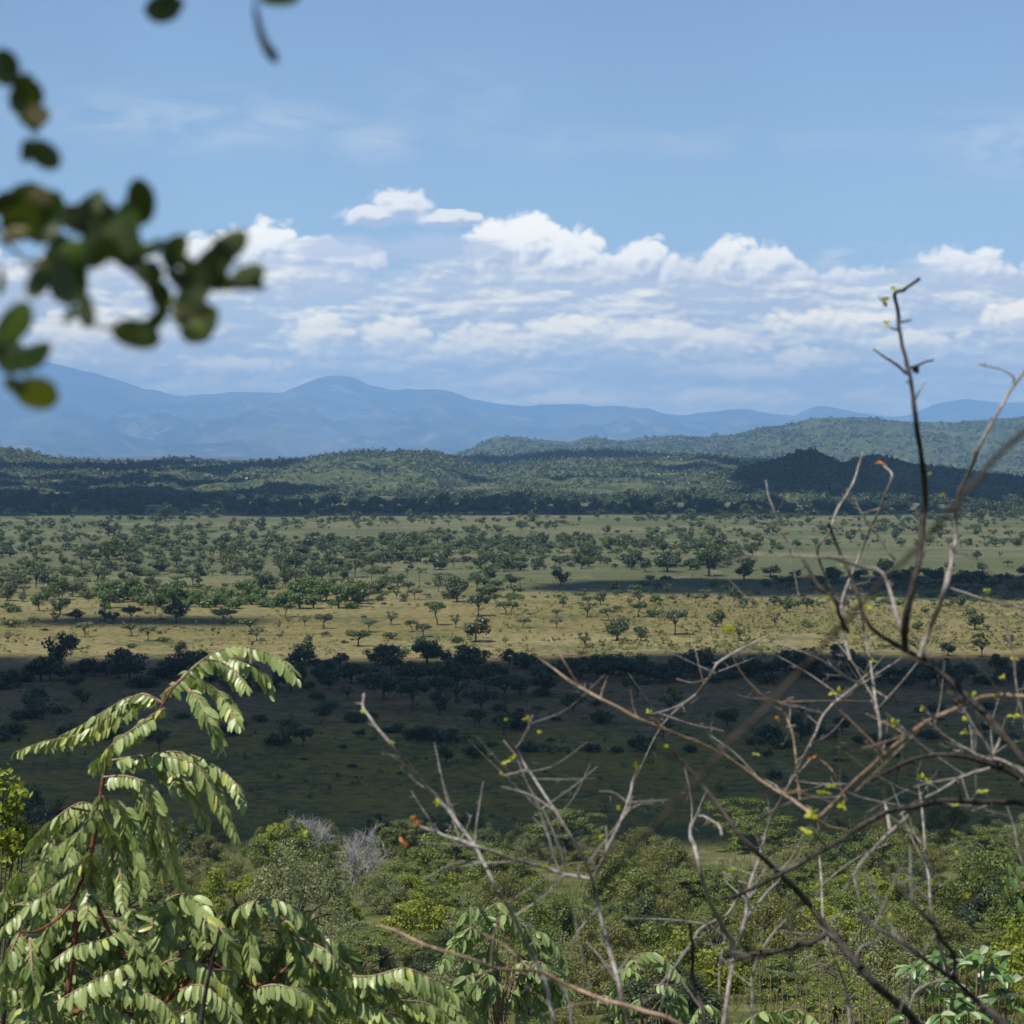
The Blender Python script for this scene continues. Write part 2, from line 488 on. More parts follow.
def hill(name, sky, D, yf, yb, mat, rough, seed, dx=None, power=1.0, xr=(-260, 1290)):
    """a ridge whose crest follows the traced skyline at distance D, with a front and a back slope"""
    px = np.array([a for a, b in sky], float); py = np.array([b for a, b in sky], float)
    z = np.array([P(a, b, D)[2] for a, b in sky]); x = (px - 512) / FPX * D
    nx, ny = 300, 70
    xs = np.linspace((xr[0] - 512) / FPX * D, (xr[1] - 512) / FPX * D, nx)
    zr = np.interp(xs, x, z)
    n1 = (fbm(xs / D * 26 + seed, xs * 0 + seed, 4) - .5)
    zr = zr + n1 * rough * .25 + (fbm(xs / D * 110 + seed, xs * 0 + seed + 4, 3) - .5) * rough * .10
    ys = np.concatenate([np.linspace(yf, D, ny - 20), np.linspace(D, yb, 21)[1:]])
    t = np.where(ys <= D, (ys - yf) / (D - yf), (yb - ys) / (yb - D))
    prof = t ** power * (1.4 - .4 * t)
    prof = prof / prof.max()
    X, Y = np.meshgrid(xs, ys)
    g = gz(X, Y) - 3
    rid = np.abs(fbm(X / (D * .030) + seed, Y / (D * .085) + seed, 5) - .5) * 2
    body = -rid * rough * 1.1 + (fbm(X / (D * .012) + seed, Y / (D * .02), 3) - .7) * rough * .35
    Z = g + (np.maximum(zr[None] - g, 0)) * prof[:, None] + body * np.minimum(np.sin(np.pi * np.clip(t, 0, 1)), 1)[:, None] * np.clip((zr[None] - g) / 20, 0, 1)
    Z = np.where((zr[None] - g) < 1.0, g - 2, Z)
    idx = np.arange(X.size).reshape(X.shape)
    F = np.stack([idx[:-1, :-1], idx[:-1, 1:], idx[1:, 1:], idx[1:, :-1]], -1).reshape(-1, 4)
    mb = MB().add(np.stack([X, Y, Z], -1).reshape(-1, 3), F)
    link(name, mb.mesh(name, [mat], True), kind='structure')
    HILLS.append((name, X, Y, Z, D, yf))
    return X, Y, Z


SKY_FRONT = [(-260, 462), (0, 466), (150, 466), (200, 464), (250, 462), (290, 460), (310, 458), (340, 452.5), (390, 451), (430, 451.5), (455, 457), (480, 464), (500, 465), (530, 461), (560, 459),
             (600, 459), (640, 458), (690, 457), (730, 459), (760, 463), (800, 470), (860, 476), (950, 480), (1290, 478)]
SKY_LEFT = [(-260, 430), (-60, 438), (0, 447), (25, 451), (50, 457), (100, 461), (150, 463), (170, 460), (195, 458.5), (215, 462), (260, 463), (330, 470), (400, 520)]
SKY_DARK = [(650, 520), (700, 478), (740, 468), (770, 460), (785, 456), (800, 450), (812, 449), (825, 456), (840, 463), (855, 458), (872, 455), (890, 458), (915, 464), (950, 468), (985, 474), (1024, 478), (1290, 470)]
SKY_MID = [(380, 520), (430, 460), (455, 452), (475, 446), (495, 434), (515, 435.5), (535, 438), (570, 441), (590, 437), (612, 442), (640, 438), (680, 435), (700, 436.5),
           (740, 433), (780, 425), (810, 419), (840, 416.5), (865, 417), (900, 421), (930, 424), (960, 421), (1000, 417), (1030, 417), (1100, 423), (1290, 430)]
SKY_SADDLE = [(420, 520), (440, 458), (480, 455), (540, 453), (580, 451), (620, 450), (660, 452), (720, 456), (790, 462), (900, 470), (1290, 480)]
SKY_MOUNT = [(-260, 362), (-100, 356), (0, 357), (25, 360), (46, 362.5), (62, 366), (100, 375), (130, 384), (168, 395), (186, 398), (210, 394), (240, 392), (262, 391.5), (282, 392), (296, 387), (316, 379.5), (330, 376.5), (341, 375), (352, 377.5), (368, 387), (400, 393), (432, 391.5), (450, 393), (470, 398), (500, 404), (560, 405), (600, 406), (640, 406.5), (690, 413), (715, 411), (737, 409.5), (752, 411), (770, 415), (800, 419), (850, 427), (1290, 430)]
SKY_PEAK = [(700, 440), (760, 424), (790, 418), (803, 411), (816, 406), (828, 406), (845, 410), (870, 414), (885, 417), (905, 416), (920, 410), (940, 403), (963, 398.5), (980, 400), (1005, 403), (1040, 404), (1120, 398), (1290, 402)]


def make_hills():
    hill('mountain_range', SKY_MOUNT, 39000, 21000, 42000, M['mountain'], 800, 3.1, power=1.25)
    hill('mountain_peaks', SKY_PEAK, 43000, 36000, 45500, M['mountain'], 440, 8.6, power=1.1)
    hill('hill_ridge', SKY_MID, 8500, 5600, 10500, M['hill'], 120, 1.7)
    hill('hill_saddle', SKY_SADDLE, 4800, 3600, 5400, M['hill'], 30, 6.1)
    hill('hill_front', SKY_FRONT, 3900, 2120, 4700, M['hill'], 46, 4.4)
    hill('hill_side', SKY_LEFT, 4600, 2700, 5600, M['hill'], 36, 2.3)
    hill('hill_knoll', SKY_DARK, 2750, 2180, 3300, M['hill'], 22, 9.9)


def puff_trees(P0, size, hfac, n, leaf, rng):
    """many far trees in one mesh: each a loose ball of leaf clumps"""
    m = len(P0)
    d = unit(rng.normal(size=(m, n, 3)))
    d[..., 2] = np.abs(d[..., 2]) * 1.05 - .12
    rad = .55 + .45 * rng.random((m, n, 1))
    s = size[:, None, None]
    off = d * rad * s * np.array([.5, .5, 1.0]) * np.stack([np.ones(m), np.ones(m), hfac], -1)[:, None]
    c = P0[:, None] + off
    nr = d + rng.normal(size=(m, n, 3)) * .5 + np.array([0, 0, .5])
    lf = (leaf * size[:, None] * (.7 + .6 * rng.random((m, n)))).reshape(-1)
    V, F = quads(c.reshape(-1, 3), nr.reshape(-1, 3), lf, .75, rng)
    return V, F


def in_view(p, mx=40):
    d = p - CAM
    px = 512 + d[:, 0] / np.maximum(d[:, 1], 1) * FPX
    return (px > -mx) & (px < 1024 + mx)


def make_hill_woods():
    rng = np.random.default_rng(21)
    for name, X, Y, Z, D, yf in HILLS:
        if name.startswith('mountain'): continue
        dens = {'hill_ridge': 12000, 'hill_front': 26000, 'hill_side': 9000, 'hill_knoll': 9000, 'hill_saddle': 7000}[name]
        i = rng.random(dens * 8) * (X.shape[0] - 21); j = rng.random(dens * 8) * (X.shape[1] - 1.01)
        i0 = i.astype(int); j0 = j.astype(int); fi = i - i0; fj = j - j0
        g = lambda A: (A[i0, j0] * (1 - fj) + A[i0, j0 + 1] * fj) * (1 - fi) + (A[i0 + 1, j0] * (1 - fj) + A[i0 + 1, j0 + 1] * fj) * fi
        p = np.stack([g(X), g(Y), g(Z)], -1)
        keep = in_view(p, 60) & (p[:, 2] > gz(p[:, 0], p[:, 1]) - .5)
        s = 110 if name != 'hill_ridge' else 260
        clr = fbm(p[:, 0] / s, p[:, 1] / (s * .8), 4)
        thick = {'hill_knoll': .95, 'hill_side': .95, 'hill_front': .95}.get(name, .8)
        keep &= rng.random(len(p)) < np.where(clr > .57, thick * .2, np.where(clr < .42, 1.0, thick * .8))
        p = p[keep][:dens]
        size = (2.4 + 8.0 * rng.random(len(p)) ** 3) * np.clip(p[:, 1] / 3000, .9, 2.4)
        V, F = puff_trees(p, size, .55 + .35 * rng.random(len(p)), 16, .20, rng)
        what = {'hill_ridge': 'scrub woodland covering the long rounded ridge behind', 'hill_front': 'speckled bush and clearings on the low front hill',
                'hill_side': 'dark woodland on the low rise below the blue mountains', 'hill_knoll': 'dense woodland on the shaded knoll at the right',
                'hill_saddle': 'woodland in the shaded hollow between the hills'}[name]
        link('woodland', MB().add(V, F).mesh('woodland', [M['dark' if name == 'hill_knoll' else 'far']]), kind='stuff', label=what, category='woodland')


# ------------------------------------------------------------------ trees of the plain
def acacia_crown(w, h, n, leaf, rng, mi=0, cover=9, th=.12):
    cl = []
    for k in range(cover):
        a = rng.random() * 6.283; r = (rng.random() ** .5) * .38 * w
        zz = h * (1 - .10 * (r / (.4 * w)) ** 2) - rng.random() * h * .13
        rr = w * (.12 + .10 * rng.random())
        cl.append((r * math.cos(a), r * math.sin(a), zz - h * th * .6, rr, rr, h * th * (.7 + .5 * rng.random())))
    return cl


def proto_tree(kind, seed, n, leaf, mat, at=(0, 0, -500)):
    """builds trunk and crown meshes of one tree kind, about 8 m wide"""
    rng = np.random.default_rng(seed)
    tr, cr = MB(), MB()
    if kind == 'acacia':
        w, h = 8.0, 5.6 + rng.random()
        cl = acacia_crown(w, h, n, leaf, rng, cover=13, th=.16)
        fork = np.array([rng.normal() * .2, rng.normal() * .2, h * .36])
        tube(tr, spline([(0, 0, -.3), (.1, .05, h * .18), fork], 5), [.26, .22, .2, .18, .17], 6)
        for c in cl[:7]:
            e = np.array(c[:3]); e[2] -= .1
            mid = fork * .5 + e * .5 + np.array([0, 0, .35])
            tube(tr, spline([fork, mid, e], 5), [.13, .11, .09, .07, .04], 5)
        crown(cr, cl, n, leaf, up=.7, hollow=.35, rng=rng)
    elif kind == 'round':
        w, h = 8.0, 7.2
        cl = []
        for k in range(16):
            d = unit(rng.normal(size=3)); d[2] = d[2] * .9
            r = .55 + .3 * rng.random()
            c = np.array([0, 0, h * .56]) + d * np.array([w * .36, w * .36, h * .30]) * r * 1.2
            q = w * (.13 + .08 * rng.random())
            cl.append((*c, q, q, q * .8))
        tube(tr, spline([(0, 0, -.3), (.1, 0, h * .2), (0, .1, h * .5)], 5), [.34, .28, .24, .2, .14], 6)
        for c in cl[:5]:
            tube(tr, spline([(0, 0, h * .28), tuple(np.array(c[:3]) * .6 + np.array([0, 0, h * .14])), c[:3]], 4), [.14, .1, .07, .04], 5)
        crown(cr, cl, n, leaf, up=.35, hollow=.5, rng=rng)
    elif kind == 'shrub':
        w, h = 8.0, 4.6
        cl = []
        for k in range(15):
            a = rng.random() * 6.283; r = rng.random() ** .5 * w * .36
            q = w * (.11 + .09 * rng.random())
            cl.append((r * math.cos(a), r * math.sin(a), h * (.22 + .5 * rng.random() * (1 - (r / (w * .42)) ** 2)), q, q, q * .75))
        for c in cl[:6]:
            tube(tr, spline([(0, 0, -.3), tuple(np.array(c[:3]) * .5), c[:3]], 4), [.12, .1, .07, .04], 5)
        crown(cr, cl, n, leaf, up=.35, hollow=.4, rng=rng)
    elif kind == 'open':
        w, h = 8.0, 6.6
        cl = []
        for k in range(18):
            d = unit(rng.normal(size=3)); q = w * (.06 + .06 * rng.random())
            c = np.array([0, 0, h * .66]) + d * np.array([w * .42, w * .42, h * .28]) * (.5 + .5 * rng.random())
            cl.append((*c, q, q, q * .6))
            tube(tr, spline([(0, 0, h * .25), tuple(c * .55 + np.array([0, 0, h * .2])), tuple(c)], 4), [.12, .09, .06, .03], 5)
        tube(tr, spline([(0, 0, -.3), (.1, 0, h * .15), (0, 0, h * .3)], 4), [.26, .22, .2, .15], 6)
        crown(cr, cl, int(n * .7), leaf, up=.3, hollow=.3, rng=rng)
    elif kind == 'tall':                       # slim trunk with a small tuft, as a palm or euphorbia shows at this distance
        w, h = 8.0, 15.0
        tube(tr, spline([(0, 0, -.3), (.2, 0, h * .4), (0, .1, h * .85)], 6), [.4, .34, .3, .3, .28, .24], 6)
        cl = [(rng.normal() * 1.5, rng.normal() * 1.5, h * (.78 + .2 * rng.random()), 1.8, 1.8, 1.0) for k in range(8)]
        crown(cr, cl, int(n * .7), leaf, up=.2, hollow=.2, rng=rng, aspect=.25)
    names = {'acacia': 'acacia_tree', 'round': 'broadleaf_tree', 'shrub': 'thicket_bush', 'open': 'open_crowned_tree', 'tall': 'slim_tree'}
    return names[kind], tr.mesh('trunk', [M['trunk']], True), cr.mesh('crown', [M[mat]])


PROTO = {}


def make_protos():
    for k, (kind, mat, n, leaf) in {'a1': ('acacia', 'acacia', 900, .30), 'a2': ('acacia', 'acacia', 900, .30), 'a3': ('acacia', 'acacia_pale', 850, .30), 'a4': ('acacia', 'dark', 1000, .32),
                                    'r1': ('round', 'dark', 1100, .34), 'r2': ('round', 'dark', 1000, .34), 'r3': ('round', 'green', 1000, .34), 'r4': ('round', 'acacia', 1000, .32),
                                    's1': ('shrub', 'dark', 900, .32), 's2': ('shrub', 'acacia', 800, .32), 's3': ('shrub', 'green', 900, .32),
                                    'o1': ('open', 'acacia_pale', 900, .24), 'o2': ('open', 'acacia', 900, .24), 't1': ('tall', 'acacia', 420, .55)}.items():
        PROTO[k] = (*proto_tree(kind, hash(k) % 1 + sum(map(ord, k)) * 7, n, leaf, mat), None)


TREES = []   # roots made so far, by prototype


def put_tree(k, p, wm, label, cat, group, hz=1.0):
    nm, tm, cm, _ = PROTO[k]
    s = wm / 8.0
    r = empty(nm, p, label=label, category=cat, group=group)
    r.rotation_euler = (0, 0, random.random() * 6.283); r.scale = (s * random.uniform(.85, 1.2), s * random.uniform(.8, 1.2), s * hz)
    link('trunk', tm, r); link('crown', cm, r)
    return r


# measured: (kind, x, y of the foot, width) in the photograph, then a label for the ones that can be told apart
MEAS = [
 ('a1', 285.5, 617, 19, 'small flat-topped tree on gold grass between the arching frond tip and green thicket'), ('o1', 304.6, 626, 13, 'thin grey open tree beside the small flat-topped acacia on gold grass'),
 ('a1', 323.6, 628.5, 22, 'neat umbrella acacia standing alone on open gold grass, with a visible straight trunk'), ('a3', 257, 641, 22, None),
 ('a2', 355, 607, 32, 'broad low umbrella acacia at the right end of the bright green thicket row'), ('o2', 391, 625, 17, None), ('a3', 369, 632, 20, None),
 ('a1', 358, 646, 28, 'wide umbrella acacia on a slim trunk, nearest to the shadow edge in the gold grass'), ('a1', 430, 612, 18, None),
 ('a2', 437, 625, 26, None), ('a1', 412, 632, 17, None), ('a4', 423, 637, 21, None), ('o2', 456, 628, 18, None), ('a4', 478.5, 616, 27, 'dark slanting umbrella acacia with a dense low crown on the gold grass'),
 ('r1', 457, 602, 29, 'dark tree tapering to its trunk where the gold grass meets the bush belt'), ('r1', 476, 642, 30, 'dark double-crowned tree just above the shadow edge near the picture centre'),
 ('a1', 506, 614, 19, None), ('r1', 425, 658, 28, 'blackish round tree half in cloud shadow with sunlit grass behind its crown'), ('s1', 458, 643, 16, None), ('s2', 402, 654, 18, None), ('r2', 308, 645, 12, None),
 ('r1', 303, 657, 25, 'dark round tree at the shadow edge just right of the arching frond tip'), ('s2', 390, 639, 18, None), ('o2', 440, 585, 18, None), ('t1', 372, 584, 9, None), ('t1', 407, 585, 9, None), ('t1', 419, 588, 11, None),
 ('r1', 332, 586, 9, None), ('o2', 349, 590, 15, None), ('r3', 381, 592, 19, None), ('r1', 391, 592, 8, None), ('o2', 477, 589, 21, None), ('r3', 497, 590, 16, None),
 ('a1', 511, 615, 19, None), ('a1', 523, 628, 17, None), ('a3', 557, 618, 13, None), ('a3', 557, 628, 14, None), ('o2', 587.6, 617, 20, None), ('a1', 608.7, 621, 20, None),
 ('r1', 617, 640.5, 24, 'compact blackish round tree on gold grass, left one of the dark pair'), ('r2', 641, 641, 20, 'dark round tree on a clear trunk, right one of the pair on gold grass'),
 ('o2', 585, 648, 23, 'ragged brownish tree at the lower edge of the gold grass left of the dark pair'), ('a1', 638, 617, 22, None), ('s2', 655, 617, 22, None),
 ('a3', 675, 635, 34, 'large pale green spreading tree right of the dark pair'), ('r4', 716, 627, 25, 'green round-topped tree on two stems, right of the large pale tree'), ('o1', 739, 641, 26, None),
 ('r1', 511, 586, 15, None), ('r2', 561, 586, 21, None), ('s2', 624, 624, 18, None), ('s2', 650, 580, 15, None), ('s1', 666, 580, 14, None), ('r1', 645, 572, 16, None), ('r1', 667, 572, 26, None),
 ('r1', 709, 576, 34, 'large dark double tree at the near edge of the distant tree line'), ('r2', 744, 580, 21, None),
 ('a3', 85, 637, 19, None), ('o1', 8, 642, 13, None), ('r1', 75, 649, 14, None), ('r2', 105, 622, 16, None), ('r2', 114, 622, 14, None), ('a4', 131, 622, 21, None), ('a1', 131, 636, 18, None),
 ('a3', 148.5, 641, 22, None), ('s2', 132, 648, 13, None), ('s2', 164, 642, 16, None), ('r1', 180, 654, 16, None), ('a4', 223.5, 624, 25, 'dark wide umbrella acacia standing in a thin cloud shadow left of the fronds'),
 ('t1', 155, 614, 16, None), ('r2', 176, 623, 28, None), ('a3', 33, 627, 14, None), ('s2', 13, 627, 23, None), ('o1', 55, 625, 16, None), ('r2', 76, 621, 17, None), ('r2', 60, 615, 23, None),
 ('r3', 39, 611, 22, 'tall bright green tree on a pale trunk near the left end of the gold grass'), ('s3', 9, 612, 23, None), ('a1', 250, 634, 22, None), ('r1', 213, 632, 6, None), ('o2', 98, 585, 28, None), ('o2', 36, 588, 30, None),
 ('r2', 165, 521, 21, None), ('r2', 109, 536, 18, None), ('r2', 160, 536, 14, None),
 ('o2', 982, 657, 29, 'solitary grey umbrella-shaped tree at the shadow edge near the right border'), ('r1', 948, 656, 17, None), ('r1', 840, 659, 22, None), ('r4', 975, 630, 27, None), ('r3', 918, 632, 13, None),
 ('a4', 807, 613, 19, None), ('r4', 787, 612, 16, None), ('s3', 806, 627, 16, None), ('o2', 1010, 648, 21, None), ('o1', 775, 627, 20, None), ('a4', 1008, 567, 9, None), ('r1', 982, 572, 11, None),
 ('r1', 949, 570, 11, None), ('r1', 797, 548, 12, None), ('r2', 851, 542, 14, None), ('o2', 816, 547, 12, None), ('r2', 977, 560, 11, None), ('o2', 1000, 557, 8, None),
 # in the cloud shadow
 ('r1', 383.5, 699, 38, 'black spreading tree in cloud shadow left of centre with bare brown ground around it'), ('a4', 505, 700, 41, 'largest umbrella-crowned tree in the cloud shadow, on a short clear trunk'),
 ('r1', 446, 763, 20, 'dark tree tapering down to a thick trunk, lowest in the cloud shadow'), ('s1', 475, 757, 33, 'low black mushroom-shaped bush beside the tapering dark tree'), ('s1', 417, 739, 36, None),
 ('r2', 440, 715, 30, None), ('t1', 527, 712, 7, 'narrow upright dark tree standing alone on shaded brown grass'), ('r1', 472, 672, 38, 'biggest black dome-shaped tree on the upper edge of the shadow'), ('s1', 500, 711, 20, None),
 ('o2', 479, 728, 25, None), ('s1', 352, 767, 11, 'tiny dark shrub alone on the shaded green flat'), ('o2', 286, 750, 34, 'ragged grey-brown bush at the left edge of the shaded green flat'), ('s1', 304, 760, 8, None),
 ('o2', 457, 706, 11, None), ('a4', 637, 697, 34, 'dark flat-topped tree with visible trunk below the black tree belt'), ('r1', 573, 711, 27, None), ('s1', 556, 720, 12, None), ('r1', 727, 727, 27, None),
 ('s1', 642, 750, 36, None), ('s1', 601, 723, 32, None), ('s1', 592, 752, 24, 'flat dark bush hugging the edge of the shaded green flat'), ('s1', 768, 739, 40, None), ('r2', 801, 742, 34, None), ('s1', 775, 778, 20, None),
 ('r1', 35, 713, 36, None), ('r2', 82, 706, 20, None), ('s1', 12, 735, 34, None), ('s1', 70, 738, 36, None), ('s1', 230, 735, 30, None), ('r1', 330, 690, 26, None), ('s1', 322, 715, 24, None),
 ('s1', 355, 722, 26, None), ('r1', 402, 680, 22, None), ('s1', 445, 742, 34, None), ('r1', 842, 732, 24, None), ('s1', 884, 745, 30, None), ('s1', 930, 738, 26, None), ('r1', 985, 735, 24, None), ('s1', 690, 752, 22, None),
]


def width_m(px_w, p):
    return px_w * p[1] / FPX


def zone(y, x):
    if y > 652: return 'in the broad cloud shadow'
    if y > 596: return 'on the sunlit golden grass'
    return 'on the pale plain below the distant hills'


KW = {'a1': 'flat-topped acacia', 'a2': 'flat-topped acacia', 'a3': 'pale flat-topped acacia', 'a4': 'dark flat-topped acacia', 'r1': 'blackish round tree', 'r2': 'blackish round tree',
      'r3': 'bright green round tree', 'r4': 'green round tree', 's1': 'blackish low bush', 's2': 'olive low bush', 's3': 'bright green low bush', 'o1': 'thin grey-green tree', 'o2': 'ragged olive tree', 't1': 'slim tall tree'}
CAT = {'a': 'acacia', 'r': 'tree', 's': 'bush', 'o': 'tree', 't': 'tree'}


PEND = []      # things that look alike: their labels are finished once all of them stand


def where_x(x):
    for lim, t in ((95, 'by left border'), (230, 'above drooping fronds'), (330, 'near arching frond'), (430, 'left of centre'), (560, 'at centre'), (690, 'right of centre'),
                   (830, 'beside dark stem'), (930, 'behind dark stem')):
        if x < lim: return t
    return 'by right border'


def zone(y):
    for lim, t in ((560, 'on hazy plain'), (597, 'by far tree line'), (626, 'on upper gold grass'), (655, 'on lower gold grass'), (692, 'in black shadow belt'), (730, 'on shaded brown ground'), (836, 'on shaded flat'),
                   (866, 'atop the slope'), (905, 'on upper slope'), (950, 'on middle slope')):
        if y < lim: return t
    return 'on near slope'


def gen_label(kind, x, y, w, o):
    PEND.append((kind, zone(y), where_x(x), x, w, o))


def finish_labels():
    """alike things in one place are told apart by their order from the left"""
    num = ['', 'one', 'two', 'three', 'four', 'five', 'six', 'seven', 'eight', 'nine', 'ten', 'eleven', 'twelve']
    od = ['', 'leftmost', 'second', 'third', 'fourth', 'fifth', 'sixth', 'seventh', 'eighth', 'ninth', 'tenth', 'eleventh', 'twelfth']
    by = {}
    for t in PEND: by.setdefault(t[:3], []).append(t)
    plural = lambda k: k + ('es' if k.endswith('bush') else 's')
    for (k, z, wx), L in by.items():
        L.sort(key=lambda t: t[3])
        n = len(L)
        for i, t in enumerate(L):
            if n == 1: lab = f'lone {k} {z}, {wx}'
            elif n == 2: lab = f'{("left", "right")[i]} of two {plural(k)} {z}, {wx}'
            elif i == n - 1: lab = f'rightmost of {num[n] if n < 13 else n} {plural(k)} {z}, {wx}'
            else: lab = f'{od[i + 1] if i < 12 else "inner"}{" from left" if i else ""} of {num[n] if n < 13 else n} {plural(k)} {z}, {wx}'
            t[5]['label'] = lab
            t[5]['group'] = f'{plural(k)} {z}'


def make_plain_trees():
    rng = np.random.default_rng(5)
    n = 0
    for k, x, y, w, lab in MEAS:
        p = hit(x, y)
        if p is None: continue
        p[2] = gz(p[0], p[1]) - .05
        o = put_tree(k, p, width_m(w, p), lab, CAT[k[0]], None, .85 + .3 * rng.random() if k[0] != 't' else 1)
        if not lab: gen_label(KW[k], x, y, w, o)
        n += 1
    # belts and loose scatter, each tree still a thing: (kinds, x0, x1, y0, y1, count, w0, w1)
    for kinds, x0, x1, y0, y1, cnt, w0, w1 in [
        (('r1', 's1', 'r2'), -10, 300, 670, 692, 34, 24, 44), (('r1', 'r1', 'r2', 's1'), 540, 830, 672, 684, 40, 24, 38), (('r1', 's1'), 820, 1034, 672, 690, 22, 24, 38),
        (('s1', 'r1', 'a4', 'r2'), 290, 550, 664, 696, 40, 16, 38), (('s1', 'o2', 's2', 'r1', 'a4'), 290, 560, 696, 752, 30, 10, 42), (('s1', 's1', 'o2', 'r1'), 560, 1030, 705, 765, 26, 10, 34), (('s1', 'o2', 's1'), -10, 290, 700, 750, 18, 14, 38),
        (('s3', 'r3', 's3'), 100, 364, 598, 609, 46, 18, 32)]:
        for i in range(cnt):
            x = x0 + (x1 - x0) * (i + rng.random()) / cnt; y = y0 + (y1 - y0) * rng.random(); w = w0 + (w1 - w0) * rng.random() ** 1.5
            p = hit(x, y); p[2] = gz(p[0], p[1]) - .05
            k = kinds[int(rng.random() * len(kinds))]
            gen_label(KW[k], x, y, w, put_tree(k, p, width_m(w, p), None, CAT[k[0]], None, .62 + .6 * rng.random())); n += 1
    print('plain trees', n)
    # farther trees too many to be single objects: merged from the same kinds
    mbs = {}
    def many(kinds, x0, x1, y0, y1, cnt, w0, w1, clump=0):
        for i in range(cnt):
            x = x0 + (x1 - x0) * rng.random(); y = y0 + (y1 - y0) * rng.random()
            if clump and fbm(x / 55 + y * .31, y / 7, 3) < clump: continue
            p = hit(x, y)
            if p is None: continue
            wm = width_m(w0 + (w1 - w0) * rng.random() ** 1.6, p)
            mbs.setdefault(kinds[int(rng.random() * len(kinds))], []).append((p, wm))
    A = ('r4', 'a1', 'o2', 's2', 'a3', 's2', 'r2', 'r4', 's3')
    many(A, -20, 1044, 516, 530, 620, 4, 12, .42)
    many(A, -20, 1044, 530, 548, 900, 4, 15, .44)
    many(('r4', 's2', 's2', 'a1', 'r2'), -20, 780, 541, 557, 760, 5, 17, .41)
    many(('r1', 'r2', 'r2', 's1'), 300, 760, 560, 571, 150, 8, 19, .42)
    many(A, -20, 520, 556, 602, 800, 7, 24, .43)
    many(A, 500, 1044, 584, 608, 320, 6, 17, .42)
    many(('r1', 's1'), 760, 1044, 576, 590, 46, 12, 24)
    many(('s2', 'o1', 'a1', 's1'), -20, 1044, 604, 652, 120, 4, 13, .45)
    many(('r2', 'r1', 's1', 'r1'), -20, 1044, 499, 515, 1300, 7, 17, .27)
    many(('r2', 's2', 'r4', 's1'), -20, 1044, 506, 521, 900, 5, 14, .46)
    for k, L in mbs.items():
        nm, tm, cm, _ = PROTO[k]
        co = np.empty(len(cm.vertices) * 3, np.float32); cm.vertices.foreach_get('co', co); co = co.reshape(-1, 4, 3)
        tco = np.empty(len(tm.vertices) * 3, np.float32); tm.vertices.foreach_get('co', tco); tco = tco.reshape(-1, 3)
        tf = np.array([list(q.vertices) for q in tm.polygons])
        mb = MB()
        for p, wm in L:
            s = wm / 8.0; a = rng.random() * 6.28; c, sn = math.cos(a), math.sin(a)
            rot = np.array([[c, -sn, 0], [sn, c, 0], [0, 0, .6 + .6 * rng.random()]]) * s
            q = co
            if wm * FPX / p[1] < 16:                      # small in the picture: fewer, larger leaves
                sel = q[rng.random(len(q)) < .35]; ctr = sel.mean(1, keepdims=True); q = ctr + (sel - ctr) * 1.55
            V = q.reshape(-1, 3) @ rot.T + p
            mb.add(V, np.arange(len(V)).reshape(-1, 4), 0)
            mb.add(tco @ rot.T + p, tf, 1)
        link('distant_trees', mb.mesh('distant_trees', [cm.materials[0], M['trunk']]), kind='stuff', category='trees', label=f'many small {KW[k]}s dotted over the far plain')
    # small tufts and shrublets on the gold grass
    xs = []
    for x0, x1, y0, y1, cnt, thr in [(-20, 1044, 600, 656, 3800, .46), (600, 1044, 598, 650, 2600, .3), (-20, 1044, 560, 600, 900, .45), (-20, 1044, 690, 830, 1500, .46), (-20, 1044, 512, 560, 900, .45), (560, 780, 640, 655, 160, 0)]:
        for i in range(cnt):
            x = x0 + (x1 - x0) * rng.random(); y = y0 + (y1 - y0) * rng.random()
            if fbm(x / 40, y / 9, 3) < thr: continue
            p = hit(x, y)
            if p is not None: xs.append(p)
    xs = np.array(xs); size = .35 + 1.5 * rng.random(len(xs)) ** 2.5
    V, F = puff_trees(xs, size, .6 + .4 * rng.random(len(xs)), 18, .22, rng)
    link('scrub', MB().add(V, F).mesh('scrub', [M['olive']]), kind='stuff', category='scrub', label='small tufts and shrublets dotted over the golden plain')


